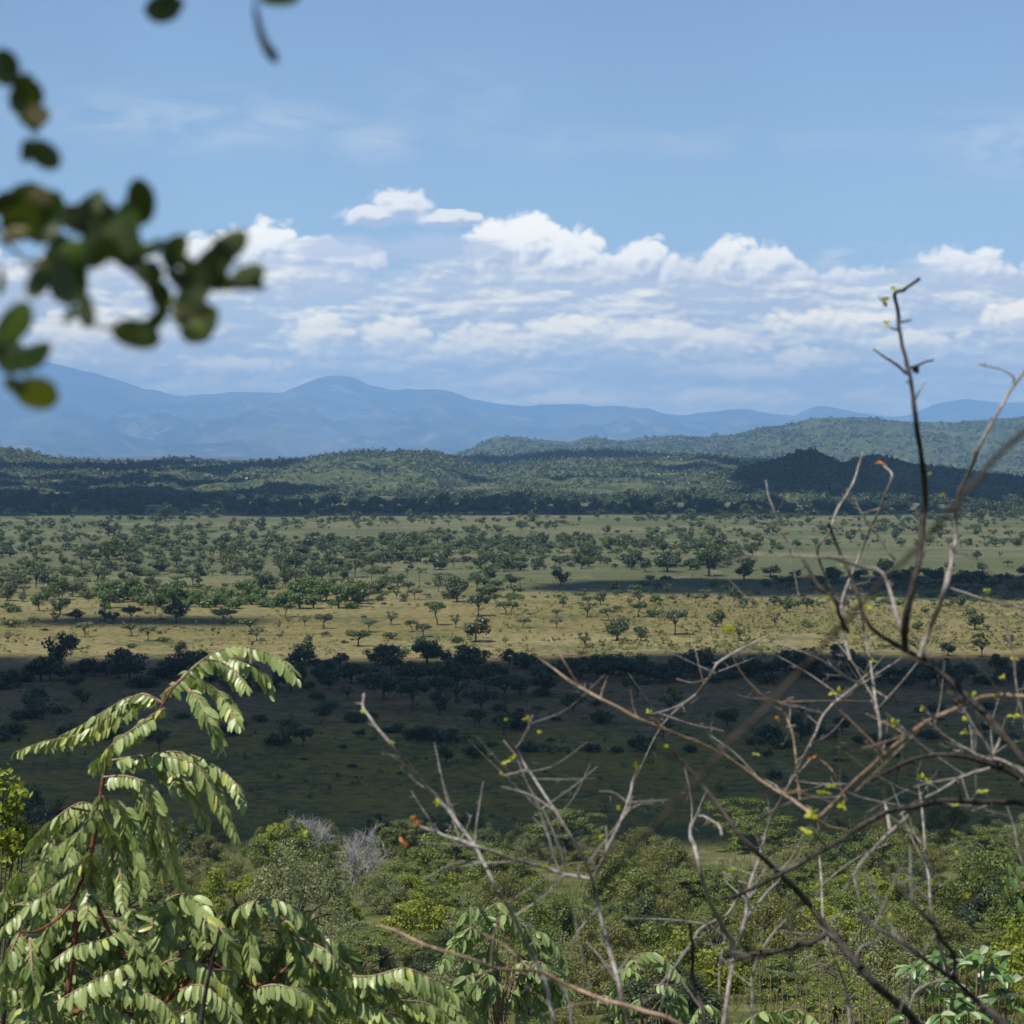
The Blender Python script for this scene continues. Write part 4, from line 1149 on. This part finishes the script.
# ------------------------------------------------------------------ the bare thorny shrubs
# (points, depth, width at start px, width at end px, bark, thorns)
TW_MAIN = [
 ([(1090, 1480), (1120, 1100), (1090, 860), (1024, 760), (979, 707), (947, 678), (917, 657), (888, 640), (868, 625), (859, 597), (847, 566), (835, 540), (829, 524)], 4.3, 34, 3.5, 'bark_dark', 6),
 ([(908, 652), (899, 622), (884, 575), (865, 568), (843, 561), (821, 557), (785, 556)], 4.3, 6.5, 4, 'bark', 4),
 ([(848, 632), (841, 617), (834, 600), (821, 588), (810, 572), (803, 560)], 4.3, 5, 4, 'bark_dark', 3),
 ([(919, 657), (929, 628), (941, 601), (948, 582), (951, 557), (955, 540), (958, 500), (969, 471), (982, 442), (996, 415), (1013, 386), (1026, 368), (1040, 340)], 4.3, 8, 4.5, 'bark', 5),
 ([(1013, 384), (1013, 376), (996, 368), (979, 364)], 4.3, 3.5, 2.5, 'bark', 2),
 ([(905, 650), (906, 619), (914, 578), (919, 560), (923, 525), (925, 494), (923, 465), (916, 418), (911, 386), (904, 351), (898, 316), (895, 295), (906, 288), (919, 279)], 4.3, 9, 4, 'bark_dark', 0),
 ([(907, 374), (891, 361), (873, 349)], 4.3, 4, 2, 'bark_dark', 0), ([(908, 369), (920, 364), (934, 360)], 4.3, 4, 2, 'bark_dark', 0), ([(900, 322), (912, 320)], 4.3, 3, 1.5, 'bark_dark', 0), ([(899, 330), (890, 328)], 4.3, 3, 1.5, 'bark_dark', 0), ([(915, 400), (922, 388), (926, 382)], 4.3, 3, 1.5, 'bark', 0),
 ([(1100, 900), (1060, 830), (1024, 783), (1008, 772), (988, 764), (955, 755), (917, 758), (888, 771), (865, 783)], 4.9, 8, 4.5, 'bark_dark', 4),
 ([(1100, 880), (1060, 815), (1024, 804), (982, 802), (947, 801), (911, 807), (888, 812), (865, 824), (844, 838), (818, 853), (782, 874), (740, 894), (722, 898)], 4.6, 8, 5, 'bark_dark', 5),
 ([(912, 812), (879, 844), (859, 866), (845, 890)], 4.6, 6, 4, 'bark', 2),
 ([(1100, 760), (1060, 700), (1024, 697), (1002, 695), (973, 701), (947, 713), (914, 730), (882, 757), (850, 786), (832, 804), (818, 818)], 4.4, 9, 4, 'bark_brown', 4),
 ([(960, 1075), (917, 1024), (895, 1002), (870, 980), (851, 957), (831, 933), (812, 908), (790, 883), (768, 863), (742, 837), (715, 801), (693, 774), (671, 749)], 4.7, 13, 3.5, 'bark_dark', 5),
 ([(828, 933), (810, 942), (795, 947), (765, 953), (738, 958)], 4.7, 8, 4.5, 'bark_dark', 2),
 ([(1040, 1075), (1001, 1021), (978, 1002), (954, 980), (929, 963), (901, 942), (879, 930), (859, 913)], 4.0, 10, 4, 'bark_dark', 3),
 ([(954, 978), (954, 955), (942, 941), (929, 919), (912, 902), (895, 880), (879, 860)], 4.0, 7, 4, 'bark_dark', 3),
 ([(1120, 860), (1060, 800), (1010, 765), (994, 757), (1000, 740), (1006, 718)], 4.9, 8, 3.5, 'bark', 2),
 ([(996, 762), (972, 752), (958, 744), (938, 730), (922, 718)], 4.9, 5, 2.5, 'bark', 2),
 ([(994, 757), (980, 735), (968, 716), (955, 700)], 4.9, 5, 2.5, 'bark', 2),
 ([(990, 768), (965, 775), (940, 790), (920, 800), (900, 815)], 4.9, 5, 2.5, 'bark', 2),
]
TW_PALE = [
 ([(690, 1480), (720, 1060), (734, 957), (726, 933), (712, 906), (701, 873), (695, 848), (690, 835), (692, 822), (701, 816), (718, 824), (722, 836)], 5.6, 12, 4, 'bark', 3),
 ([(734, 957), (743, 930), (748, 896), (757, 863), (770, 822), (782, 797), (797, 775), (810, 760)], 5.6, 6, 3.5, 'bark', 2),
 ([(745, 920), (760, 900), (775, 885), (788, 872)], 5.6, 5, 3, 'bark', 1),
 ([(782, 797), (803, 760), (815, 736), (827, 710), (853, 689), (872, 678), (903, 657)], 5.6, 4.5, 3, 'bark', 2),
 ([(842, 830), (825, 826), (811, 815), (796, 802), (772, 788), (731, 760), (699, 743), (649, 723), (614, 706), (576, 685), (555, 670), (540, 657)], 5.2, 6, 4, 'bark_brown', 3),
 ([(950, 980), (933, 919), (929, 885), (924, 835), (920, 791), (915, 760)], 5.8, 6, 3.5, 'bark', 2),
 ([(890, 830), (884, 798), (879, 769), (881, 730), (875, 698), (869, 657), (862, 613), (858, 585)], 5.4, 6, 3.5, 'bark', 3),
 ([(850, 660), (841, 607), (859, 557), (870, 530), (882, 503), (892, 477), (884, 466)], 5.4, 5, 3, 'bark', 0),
 ([(862, 613), (841, 607), (818, 556), (829, 532), (841, 503), (853, 483), (863, 452)], 5.4, 4.5, 3, 'bark', 0),
 ([(895, 560), (882, 541), (868, 524), (853, 497)], 5.4, 4, 3, 'bark', 0),
 ([(800, 600), (790, 552), (783, 532), (771, 503), (766, 480)], 6.5, 3, 3.5, 'bark', 0),
 ([(950, 588), (973, 596), (1002, 604), (1030, 612), (1070, 640)], 5.0, 4, 4, 'bark', 2),
 ([(1070, 900), (1023, 716), (1017, 686), (1014, 657), (1006, 630)], 5.0, 6, 3, 'bark', 2),
 ([(1060, 960), (1023, 863), (1012, 819), (1004, 800)], 5.2, 5, 3, 'bark', 1),
 ([(890, 700), (876, 692), (853, 680), (821, 660), (783, 645), (765, 640)], 5.5, 4, 2.5, 'bark', 2),
 ([(846, 800), (832, 770), (815, 757)], 5.5, 4, 3, 'bark_brown', 0),
 ([(800, 800), (793, 735), (783, 712), (780, 704), (768, 698), (750, 689)], 5.2, 3.5, 2.5, 'bark_brown', 0), ([(780, 704), (788, 700), (794, 697)], 5.2, 3, 2, 'bark_brown', 0), ([(786, 727), (796, 726)], 5.2, 3, 2, 'bark', 0),
 ([(760, 640), (722, 660), (712, 672), (704, 684), (692, 697), (679, 706), (660, 712), (647, 714)], 6.0, 4, 3, 'bark', 0),
 ([(742, 893), (725, 915), (700, 930), (680, 960), (660, 985)], 5.7, 5, 3, 'bark', 2),
 ([(850, 1040), (846, 990), (835, 960), (825, 930), (822, 900), (820, 860), (818, 815)], 5.9, 5, 3, 'bark', 2),
 ([(760, 1060), (752, 1000), (756, 965), (768, 940), (790, 915)], 5.5, 5, 3, 'bark', 2),
 ([(905, 1050), (912, 1000), (925, 985), (950, 978)], 5.5, 5, 3, 'bark', 1),
]
TW_CENTRE = [
 ([(640, 1480), (632, 1080), (621, 995), (614, 966), (606, 936), (598, 903), (592, 878), (581, 854), (559, 818), (535, 780), (527, 768), (516, 748), (508, 733)], 5.0, 16, 3.5, 'bark', 3),
 ([(595, 877), (606, 854), (619, 824), (627, 804), (633, 782), (639, 765)], 5.0, 5.5, 3.5, 'bark', 1),
 ([(590, 879), (573, 876), (557, 872), (538, 866), (518, 861), (480, 847), (453, 838), (426, 829), (420, 826)], 5.0, 6, 4, 'bark', 3),
 ([(559, 870), (548, 835), (540, 810), (526, 780), (518, 760)], 5.3, 4, 3, 'bark', 2),
 ([(567, 876), (560, 850), (552, 830), (543, 808)], 5.3, 4, 2.5, 'bark', 1),
 ([(560, 1060), (548, 990), (530, 950), (511, 911), (497, 889), (486, 867), (467, 835), (445, 807), (423, 782), (405, 760), (390, 744), (375, 724), (363, 708), (364, 694)], 5.0, 7, 4, 'bark', 5),
 ([(740, 1065), (677, 1023), (650, 1012), (608, 1001), (576, 988), (535, 971), (502, 969), (467, 958), (431, 947), (399, 933), (378, 925)], 4.6, 8, 4, 'bark_brown', 4),
 ([(710, 1060), (704, 1018), (699, 999), (693, 980), (692, 944), (690, 925)], 5.0, 6, 4, 'bark_dark', 2),
 ([(575, 1060), (570, 1010), (560, 985), (545, 975)], 4.8, 5, 4, 'bark', 0),
 ([(600, 905), (588, 920), (576, 935), (570, 960)], 5.2, 3, 2, 'bark', 0), ([(527, 768), (520, 772), (510, 774), (502, 776)], 5.0, 3.5, 3, 'bark', 0), ([(516, 748), (524, 735), (530, 722), (533, 715)], 5.0, 3, 2, 'bark', 0),
]
BUDS = [ # x, y, radius px, material, depth
 (812, 814, 9, 'bud', 4.4), (805, 832, 8, 'bud', 4.4), (824, 793, 8, 'bud', 4.4), (842, 806, 6, 'bud', 4.4), (818, 818, 7, 'bud', 4.4), (831, 786, 6, 'bud', 4.4), (983, 792, 6, 'bud', 4.6), (967, 802, 5, 'bud', 4.6), (955, 806, 4, 'bud', 4.6), (955, 832, 5, 'bud', 4.6), (957, 851, 4, 'bud', 4.6),
 (895, 722, 5, 'bud', 4.4), (922, 778, 6, 'bud', 5.8), (929, 780, 5, 'bud', 5.8), (1012, 716, 6, 'bud', 5), (1020, 717, 6, 'bud', 5), (1014, 660, 5, 'bud', 5), (1002, 678, 5, 'bud', 5), (967, 720, 6, 'bud', 4.9), (965, 733, 5, 'bud', 4.9), (950, 693, 4, 'bud', 4.4), (974, 695, 4, 'bud', 4.4), (996, 695, 4, 'bud', 4.4),
 (830, 597, 4, 'bud', 4.3), (843, 566, 4, 'bud', 4.3), (859, 601, 5, 'bud', 4.3), (868, 607, 5, 'bud', 5.4), (873, 662, 5, 'bud', 5.4), (873, 692, 5, 'bud', 5.4), (987, 590, 4, 'bud', 5), (987, 599, 4, 'bud', 5), (895, 723, 4, 'bud', 4.4), (848, 494, 6, 'yellow_leaf', 5.4), (930, 474, 5, 'bud', 4.3), (943, 496, 4, 'bud', 4.3),
 (649, 713, 5, 'bud', 6), (668, 747, 5, 'bud', 4.7), (756, 754, 4, 'bud', 5.2), (837, 690, 5, 'bud', 5.6), (833, 693, 5, 'bud', 5.6), (921, 709, 4, 'bud', 4.9), (929, 925, 5, 'bud', 4), (930, 882, 7, 'bud', 5.8), (889, 917, 5, 'bud', 4), (966, 895, 6, 'yellow_leaf', 5.8), (867, 959, 5, 'bud', 4.7), (845, 968, 6, 'bud', 4.7), (834, 960, 5, 'yellow_leaf', 4.7),
 (758, 946, 5, 'bud', 4.7), (731, 870, 5, 'bud', 4.7), (733, 844, 4, 'bud', 4.7), (508, 720, 4, 'bud', 5), (527, 719, 5, 'yellow_leaf', 5), (507, 762, 6, 'bud', 5), (512, 758, 5, 'bud', 5), (500, 774, 4, 'bud', 5), (540, 733, 4, 'bud', 5), (602, 836, 4, 'bud', 5), (600, 838, 4, 'bud', 5), (588, 906, 4, 'bud', 5), (619, 808, 4, 'bud', 5),
 (637, 766, 6, 'yellow_leaf', 5), (438, 803, 6, 'bud', 5), (391, 743, 4, 'bud', 5), (363, 712, 4, 'bud', 5), (545, 867, 5, 'bud', 5), (488, 864, 4, 'bud', 5), (502, 853, 4, 'bud', 5), (303, 834, 6, 'bud', 5), (900, 618, 4, 'bud', 4.3), (888, 324, 6, 'bud', 4.3), (896, 288, 6, 'bud', 4.3),
 (418, 824, 8, 'orange', 5), (412, 818, 6, 'orange', 5), (403, 842, 7, 'orange', 5), (814, 758, 7, 'orange', 5.5), (882, 464, 8, 'orange', 5.4), (883, 300, 8, 'yellow_leaf', 4.3), (884, 306, 5, 'orange', 4.3), (779, 718, 5, 'orange', 5.2), (916, 370, 6, 'bark_dark', 4.3), (1000, 765, 8, 'bark_dark', 4.9),
 (735, 632, 11, 'bud', 2.4), (728, 628, 9, 'bud', 2.4),
]


def make_twigs():
    rng = np.random.default_rng(60)
    def shrub(label, D0, bx, tw, jit):
        b = P(bx, 1480, D0); base = np.array([b[0], D0, float(gz(b[0], D0))])
        root = empty('thorny_shrub', base, label=label, category='bare shrub')
        for pts, D, w0, w1, bark, th in tw:
            k = len(pts)
            ph = rng.random() * 6.28; amp = jit if k > 5 else jit * .3
            q = [P(x, y, D + amp * math.sin(ph + 1.1 * i) * (1 if k > 5 and 0 < i else 0)) - base for i, (x, y) in enumerate(pts)]
            if pts[0][1] > 1400: q[0] = P(pts[0][0], 1480, D) - base; q[0][2] = gz(*(q[0][:2] + base[:2])) - .1 - base[2]
            n = max(8, k * 5)
            c = spline(q, n)
            c = c + np.stack([fbm(np.arange(n) * .35 + D * 9 + pts[0][0], np.arange(n) * 0 + j * 7.7, 2) - .5 for j in range(3)], -1) * (2.6 * D / FPX) * np.minimum(1, np.minimum(np.arange(n), n - 1 - np.arange(n)) / 3)[:, None]
            t = np.linspace(0, 1, n)
            thin = .66 if bark != 'bark_dark' else .84
            px0 = w0 * thin
            e = 1.0 if w0 < 14 else 1.5
            r = (px0 * (1 - t) ** e + w1 * thin * (1 - (1 - t) ** e)) * D / FPX * .5
            r = r * (1 + .22 * (fbm(np.arange(n) * .8 + pts[0][1], np.arange(n) * 0 + D, 2) - .5) * 2)
            m = MB(); tube(m, c, r, 7)
            for i in range(th + int(k > 5) * 4):           # thorns, knots and short spurs
                u = rng.integers(2, n - 1); T = unit(c[min(u + 1, n - 1)] - c[u - 1])
                d = unit(np.cross(T, rng.normal(size=3)) + T * .5 + np.array([0, 0, .25]))
                L = (5 + 11 * rng.random()) * D / FPX
                tube(m, np.array([c[u], c[u] + d * L * .55 + rng.normal(size=3) * .001, c[u] + d * L]), np.array([r[u] * .6, r[u] * .35, r[u] * .12]), 4)
            link('branch', m.mesh('branch', [M[bark]], True), root)
            for i in range((9 if k > 7 else 6) if k > 4 else 1):
                u = int(n * (.25 + .65 * rng.random())); T = unit(c[min(u + 1, n - 1)] - c[u - 1])
                d = unit(T * .5 + rng.normal(size=3) * np.array([.8, .35, .5]) + np.array([0, 0, .35])); L = (22 + 85 * rng.random() ** 1.5) * D / FPX
                mid = c[u] + d * L * .5 + rng.normal(size=3) * L * .035; end = c[u] + d * L + np.array([0, 0, .12 * L]) * rng.normal()
                if end[2] + base[2] > P(0, 560, D)[2]: continue
                m2 = MB(); w = min(r[u] * .55, (1.2 + 1.2 * rng.random()) * D / FPX * .5)
                tube(m2, spline([c[u], mid, end], 10), np.linspace(w, w * .45, 10), 5)
                for j in range(2):
                    e = c[u] + (end - c[u]) * (.3 + .6 * rng.random()); tube(m2, [e, e + unit(rng.normal(size=3)) * 7 * D / FPX], [w * .5, w * .2], 4)
                link('twig', m2.mesh('twig', [M[bark if rng.random() < .6 else 'bark']], True), root)
        return root, base
    r1 = shrub('bare thorny shrub with thick dark crossing branches and a tall dark upright stem at right', 4.3, 1090, TW_MAIN, .10)
    r2 = shrub('tangle of thin pale grey leafless stems behind the dark thorny shrub, lower right', 5.6, 690, TW_PALE, .18)
    r3 = shrub('leafless shrub with pale forked stem and orange-tipped side shoots, bottom centre', 5.0, 640, TW_CENTRE, .12)
    # the strongly blurred twig crossing close to the lens
    D = 1.9; b = P(560, 1480, D); base = np.array([b[0] + .9, D, float(gz(b[0] + .9, D))])
    root = empty('bare_branch', base, label='strongly blurred brown twig crossing diagonally close to the lens at the right', category='branch')
    m = MB(); q = [np.array([0, 0, -.1])] + [P(x, y, D) - base for x, y in [(1300, 800), (1180, 330), (1024, 433), (988, 468), (958, 503), (929, 532), (911, 556), (876, 587), (841, 628), (809, 660), (774, 701), (724, 748), (690, 790), (640, 840), (600, 885), (585, 905)]]
    tube(m, spline(q, 70), np.concatenate([np.linspace(.012, .0046, 20), np.linspace(.0046, .0022, 50)]), 7)
    link('stem', m.mesh('stem', [M['bark_dark']], True), root)
    roots = [r1, r2, r3, (root, base)]
    for x, y, rr, mt, D in BUDS:
        if D < 3: rt = roots[3]
        elif x < 665: rt = roots[2]
        elif D in (4.3, 4.0, 4.4, 4.6, 4.7, 4.9): rt = roots[0]
        else: rt = roots[1]
        c = P(x, y, D) - rt[1]; L = rr * D / FPX * .95
        m = MB()
        if mt.startswith('bark'):
            crown(m, [(*c, L * .5, L * .5, L * .6)], 40, L * .4, rng=rng)
        else:
            for k in range(4 if mt != 'orange' else 3):
                d = unit(np.array([rng.normal(), rng.normal() * .6, .3 + rng.normal() * .5])); nr = unit(rng.normal(size=3) + np.array([0, -.8, .6]))
                leaflet(m, c, d, unit(nr - d * np.dot(nr, d)), L, L * .55, 0, .2, .3)
        link('dark_gall' if mt.startswith('bark') else 'leaf_bud', m.mesh('leaf_bud', [M[mt]]), rt[0])
    # more tiny buds scattered along the branches, as small spurs of green, are left to the listed ones


# ------------------------------------------------------------------ out-of-focus leaves hanging in from the upper left
OL = [ # x, y, length, width (px), angle of the long axis from horizontal (deg, up positive), material
 (162, 8, 36, 26, 10, 's'), (4, 66, 34, 26, -70, 's'), (25, 98, 40, 28, 40, 's'), (37, 115, 26, 18, -10, 't'), (43, 154, 32, 22, -35, 's'), (24, 88, 26, 20, 80, 's'),
 (24, 214, 58, 40, 65, 's'), (40, 222, 46, 36, -50, 's'), (39, 196, 22, 18, 0, 't'), (8, 206, 36, 26, 20, 's'), (56, 256, 38, 30, 60, 's'), (88, 206, 34, 28, 30, 's'), (101, 226, 58, 40, -70, 's'), (118, 240, 44, 34, 55, 's'), (140, 204, 44, 27, 80, 's'), (125, 245, 50, 30, -60, 's'),
 (148, 248, 28, 22, 15, 'y2'), (174, 254, 36, 27, 70, 's'), (226, 248, 42, 25, 32, 's'), (211, 262, 36, 18, 48, 't2'), (246, 277, 38, 24, 12, 's'), (254, 274, 18, 15, 5, 'y'), (196, 285, 46, 28, 70, 's'), (190, 300, 30, 26, -20, 's'), (160, 294, 32, 20, -65, 's'), (199, 325, 46, 34, 25, 's'), (206, 268, 34, 22, 60, 's'),
 (135, 334, 52, 26, -8, 's'), (62, 280, 44, 30, -60, 's'), (74, 286, 38, 28, 80, 's'), (86, 312, 30, 15, -75, 's'), (48, 264, 36, 24, 40, 't2'), (66, 262, 40, 26, 65, 's'), (98, 254, 34, 20, 45, 's'),
 (13, 324, 46, 28, 38, 'y2'), (1, 282, 30, 16, 70, 's'), (30, 357, 46, 27, 12, 'y2'), (7, 353, 40, 30, -60, 's'), (35, 393, 44, 29, -8, 'y'), (14, 385, 24, 14, -30, 's'), (278, -2, 36, 14, 5, 'y2'),
]


def make_overhang():
    rng = np.random.default_rng(71)
    D = 1.45
    bx, by = -1.15, 2.0
    base = np.array([bx, by, float(gz(bx, by))])
    root = empty('overhanging_tree', base, label='out-of-focus dark oval leaves of a tree hanging into the upper left corner', category='tree')
    tr = MB(); top = np.array([.05, -.1, 2.9])
    tube(tr, spline([(0, 0, -.1), (.03, .02, 1.2), top], 12), np.linspace(.06, .035, 12), 8)
    link('trunk', tr.mesh('trunk', [M['bark_dark']], True), root)
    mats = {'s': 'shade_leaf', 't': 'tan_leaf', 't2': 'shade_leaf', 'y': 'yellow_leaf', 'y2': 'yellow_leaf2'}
    tw = [([(-260, 120), (-60, 210), (0, 231), (25, 262), (61, 295), (88, 324)], 1.5), ([(-60, 205), (20, 235), (60, 240), (112, 258), (143, 283), (176, 320), (196, 330)], 1.3), ([(60, 240), (100, 225), (140, 210)], 1.0), ([(112, 258), (150, 252), (190, 262), (222, 250), (246, 277)], 1.1),
          ([(-160, 60), (-40, 50), (4, 70), (25, 112), (40, 150)], 1.0), ([(-120, 300), (-20, 325), (6, 350), (30, 375), (38, 390)], 1.2), ([(110, 320), (135, 334)], .8), ([(-160, -120), (60, -70), (150, -10), (162, 5)], 1.2), ([(60, -70), (200, -60), (252, -12), (255, 8)], 1.3)]
    k = 0
    limbs = {}
    for pts, r in tw:
        m = MB(); q = [P(x, y, D) - base for x, y in pts]
        if pts[0][0] < -100: q = [top * .98, (top + q[0]) / 2 + np.array([0, 0, .08])] + q
        n = 24; rr = np.full(n, r * D / FPX); 
        if pts[0][0] < -100: rr = np.linspace(6.0, r, n) * D / FPX
        tube(m, spline(q, n), rr, 6); link('twig', m.mesh('twig', [M['bark_dark']], True), root)
    m = MB(); q = spline([P(x, y, D) - base for x, y in [(255, 6), (258, 22), (263, 40), (270, 52), (277, 62)]], 10)
    tube(m, q, np.array([2, 2.4, 3, 3.4, 3.6, 4, 4.6, 5.4, 5, 2.5]) * D / FPX, 6)
    link('pod', m.mesh('pod', [M['bark_dark']], True), root)
    # the unseen crown above the frame is added to shade these leaves
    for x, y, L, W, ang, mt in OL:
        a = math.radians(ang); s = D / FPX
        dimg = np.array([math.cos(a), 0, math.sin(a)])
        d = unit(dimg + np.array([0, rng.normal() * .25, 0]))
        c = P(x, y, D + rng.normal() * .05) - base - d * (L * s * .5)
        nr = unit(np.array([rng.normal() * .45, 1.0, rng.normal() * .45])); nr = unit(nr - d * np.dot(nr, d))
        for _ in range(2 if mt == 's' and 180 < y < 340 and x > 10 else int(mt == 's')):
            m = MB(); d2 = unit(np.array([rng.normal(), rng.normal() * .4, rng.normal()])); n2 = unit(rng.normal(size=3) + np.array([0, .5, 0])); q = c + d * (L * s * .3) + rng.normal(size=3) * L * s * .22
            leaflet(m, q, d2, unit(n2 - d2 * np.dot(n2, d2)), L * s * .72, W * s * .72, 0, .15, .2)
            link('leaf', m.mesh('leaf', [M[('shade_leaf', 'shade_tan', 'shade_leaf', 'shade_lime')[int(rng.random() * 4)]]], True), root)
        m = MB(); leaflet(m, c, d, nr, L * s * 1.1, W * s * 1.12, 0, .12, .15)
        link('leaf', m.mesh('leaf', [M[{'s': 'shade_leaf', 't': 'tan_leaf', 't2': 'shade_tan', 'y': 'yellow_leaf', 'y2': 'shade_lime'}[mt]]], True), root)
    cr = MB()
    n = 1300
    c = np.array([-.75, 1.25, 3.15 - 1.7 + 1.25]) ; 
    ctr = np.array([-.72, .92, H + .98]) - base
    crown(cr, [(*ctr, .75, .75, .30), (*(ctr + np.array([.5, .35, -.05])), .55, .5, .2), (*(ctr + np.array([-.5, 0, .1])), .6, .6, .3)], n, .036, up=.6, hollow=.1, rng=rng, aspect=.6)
    link('crown', cr.mesh('crown', [M['shade_leaf']]), root)  # added out of view, set towards the sun for its shade


# ------------------------------------------------------------------ clouds overhead, whose shadows lie on the plain
def make_clouds():
    rng = np.random.default_rng(80)
    def cloud(patches, alt, label, squash=.35):
        """puffs placed over the ground patches (x, y, rx, ry) as seen from the sun"""
        mb = MB()
        import bmesh
        bm = bmesh.new(); bmesh.ops.create_icosphere(bm, subdivisions=3, radius=1)
        sv = np.array([v.co[:] for v in bm.verts]); sf = np.array([[v.index for v in f.verts] for f in bm.faces]); bm.free()
        allp = []
        for (x, y, rx, ry) in patches:
            off = SUN * (alt / SUN[2])
            lo, sh = max(rx, ry), min(rx, ry)
            n = max(3, int(lo / sh * 3) + 2) if lo > sh * 1.3 else 3
            for i in range(n):
                t = (i + .5) / n * 2 - 1
                r = sh * (.80 + .36 * rng.random()); u = t * max(lo - sh * .8, 0) + rng.normal() * sh * .08; v = rng.normal() * sh * .16
                rl = max(r, (lo - sh * .8) / n * 1.3)
                dx, dy, r1, r2 = (u, v, rl, r) if rx >= ry else (v, u, r, rl)
                allp.append((x + dx + off[0], y + dy + off[1], alt, r1, r2, r * squash * (.8 + .5 * rng.random())))
            for i in range(int(10 + 8 * lo / sh)):
                a = rng.random() * 6.283; q = sh * (.10 + .20 * rng.random() ** 2)
                allp.append((x + rx * 1.02 * math.cos(a) + off[0] + rng.normal() * sh * .08, y + ry * 1.05 * math.sin(a) + off[1] + rng.normal() * sh * .08, alt, q * 1.5, q, q * squash))
        for (cx, cy, cz, ax, ay, az) in allp:
            q = sv * (1 + .22 * (fbm(sv[:, 0] * 2.2 + cx * .01, sv[:, 1] * 2.2 + sv[:, 2] * 1.7 + cy * .01, 4) - .5)[:, None] * 2)
            q = q * np.array([ax, ay, az]); q[:, 2] = np.maximum(q[:, 2], -az * .12 + 3 * np.sin(q[:, 0] / 17) * 1)
            mb.add(q + np.array([cx, cy, cz]), sf)
        link('cloud', mb.mesh('cloud', [M['cloud']], True), kind='stuff', category='cloud', label=label)
    cloud([(-63, 472, 167, 70), (94, 477, 199, 68), (-114, 403, 114, 67), (125, 427, 146, 56), (-178, 492, 147, 61), (-114, 357, 132, 59), (62, 360, 134, 26), (208, 411, 125, 65), (-82, 309, 124, 36), (41, 313, 113, 28), (346, 492, 126, 66)], 1960, 'flat-based cumulus overhead casting the broad shadow on the near plain')
    cloud([(225, 850, 190, 56), (370, 862, 173, 56), (75, 836, 66, 20)], 1960, 'small cumulus overhead casting the thin shadow band on the middle plain', .3)
    cloud([(-133, 682, 43, 16)], 1950, 'tiny cumulus overhead casting a shadow sliver on the gold grass', .3)
    cloud([(-660, 1930, 300, 150), (-180, 1940, 340, 125), (235, 1930, 170, 105), (-560, 2400, 240, 300), (-900, 2350, 320, 330), (-330, 2500, 100, 90), (-620, 2950, 210, 120), (-900, 3300, 260, 150), (-560, 3650, 160, 110), (-1000, 4000, 300, 220), (-700, 4300, 200, 150), (-420, 4050, 120, 90), (140, 3000, 90, 60), (-120, 3350, 120, 70), (330, 3500, 110, 80)], 1990, 'cumulus overhead shading the woodland strip below the hills', .25)
    cloud([(600, 2560, 250, 300), (440, 2680, 110, 140), (810, 2400, 300, 350)], 1990, 'cumulus overhead shading the dark knoll at the right', .25)
    cloud([(170, 4560, 430, 210), (620, 4560, 300, 170), (-60, 4600, 220, 120), (560, 3720, 220, 70)], 2010, 'cumulus overhead shading the hollow between the hills', .25)


def make_haze():
    m, nt, out = new_mat('haze_air')
    v = nt.nodes.new('ShaderNodeVolumePrincipled')
    v.inputs['Color'].default_value = (.32, .60, 1.0, 1); v.inputs['Density'].default_value = 5.6e-5; v.inputs['Anisotropy'].default_value = 0
    nt.links.new(v.outputs[0], out.inputs['Volume'])
    x0, x1, y0, y1, z0, z1 = -24000, 24000, -330, 46500, -4, 1900
    V = [(x, y, z) for z in (z0, z1) for y in (y0, y1) for x in (x0, x1)]
    F = [(0, 2, 3, 1), (4, 5, 7, 6), (0, 1, 5, 4), (2, 6, 7, 3), (0, 4, 6, 2), (1, 3, 7, 5)]
    link('haze', MB().add(V, F).mesh('haze', [m]), kind='stuff', category='haze', label='blue haze filling the air over the whole valley')


def make_light_camera():
    sun = bpy.data.lights.new('sun', 'SUN'); sun.energy = 5.0; sun.angle = math.radians(.53); sun.color = (1.0, .95, .87)
    o = bpy.data.objects.new('sun', sun); COL.objects.link(o)
    o.rotation_euler = Vector(SUN).to_track_quat('Z', 'Y').to_euler()
    c = bpy.data.cameras.new('camera'); cam = bpy.data.objects.new('camera', c); COL.objects.link(cam)
    cam.location = CAM; cam.rotation_euler = (math.pi / 2 - PITCH, 0, 0)
    c.sensor_width = 36; c.lens = FPX / 1024 * 36; c.clip_start = .05; c.clip_end = 60000
    c.dof.use_dof = True; c.dof.focus_distance = 24; c.dof.aperture_fstop = 6.0; c.dof.aperture_blades = 7
    SC.camera = cam
    SC.view_settings.view_transform = 'Standard'; SC.view_settings.look = 'None'; SC.view_settings.gamma = 1; SC.view_settings.exposure = EXPOSURE
    SC.view_settings.use_curve_mapping = False
    cy = SC.cycles
    cy.max_bounces = 5; cy.diffuse_bounces = 2; cy.glossy_bounces = 2; cy.transmission_bounces = 3; cy.transparent_max_bounces = 6; cy.volume_bounces = 0
    cy.use_denoising = True; cy.use_adaptive_sampling = True; cy.adaptive_threshold = .015
    cy.sample_clamp_indirect = 4; cy.caustics_reflective = False; cy.caustics_refractive = False
    SC.render.film_transparent = False


EXPOSURE = 0.6
make_world()
make_mats()
M['shade_lime'] = leaf_mat('overhang_shaded_lime_leaf', (.045, .085, .012), (.12, .17, .02), trans=.45)  # duller lime tone, part shade put into the colour
M['shade_tan'] = leaf_mat('overhang_shaded_tan_leaf', (.09, .08, .03), (.16, .13, .05), trans=.35)  # duller copy of the tan leaf, part shade put into the colour
make_ground()
make_hills()
make_hill_woods()
make_protos()
make_plain_trees()
make_bushes()
make_sapling()
make_small_saplings()
make_leafy_shrubs()
make_twigs()
make_overhang()
finish_labels()
make_clouds()
make_haze()
make_light_camera()
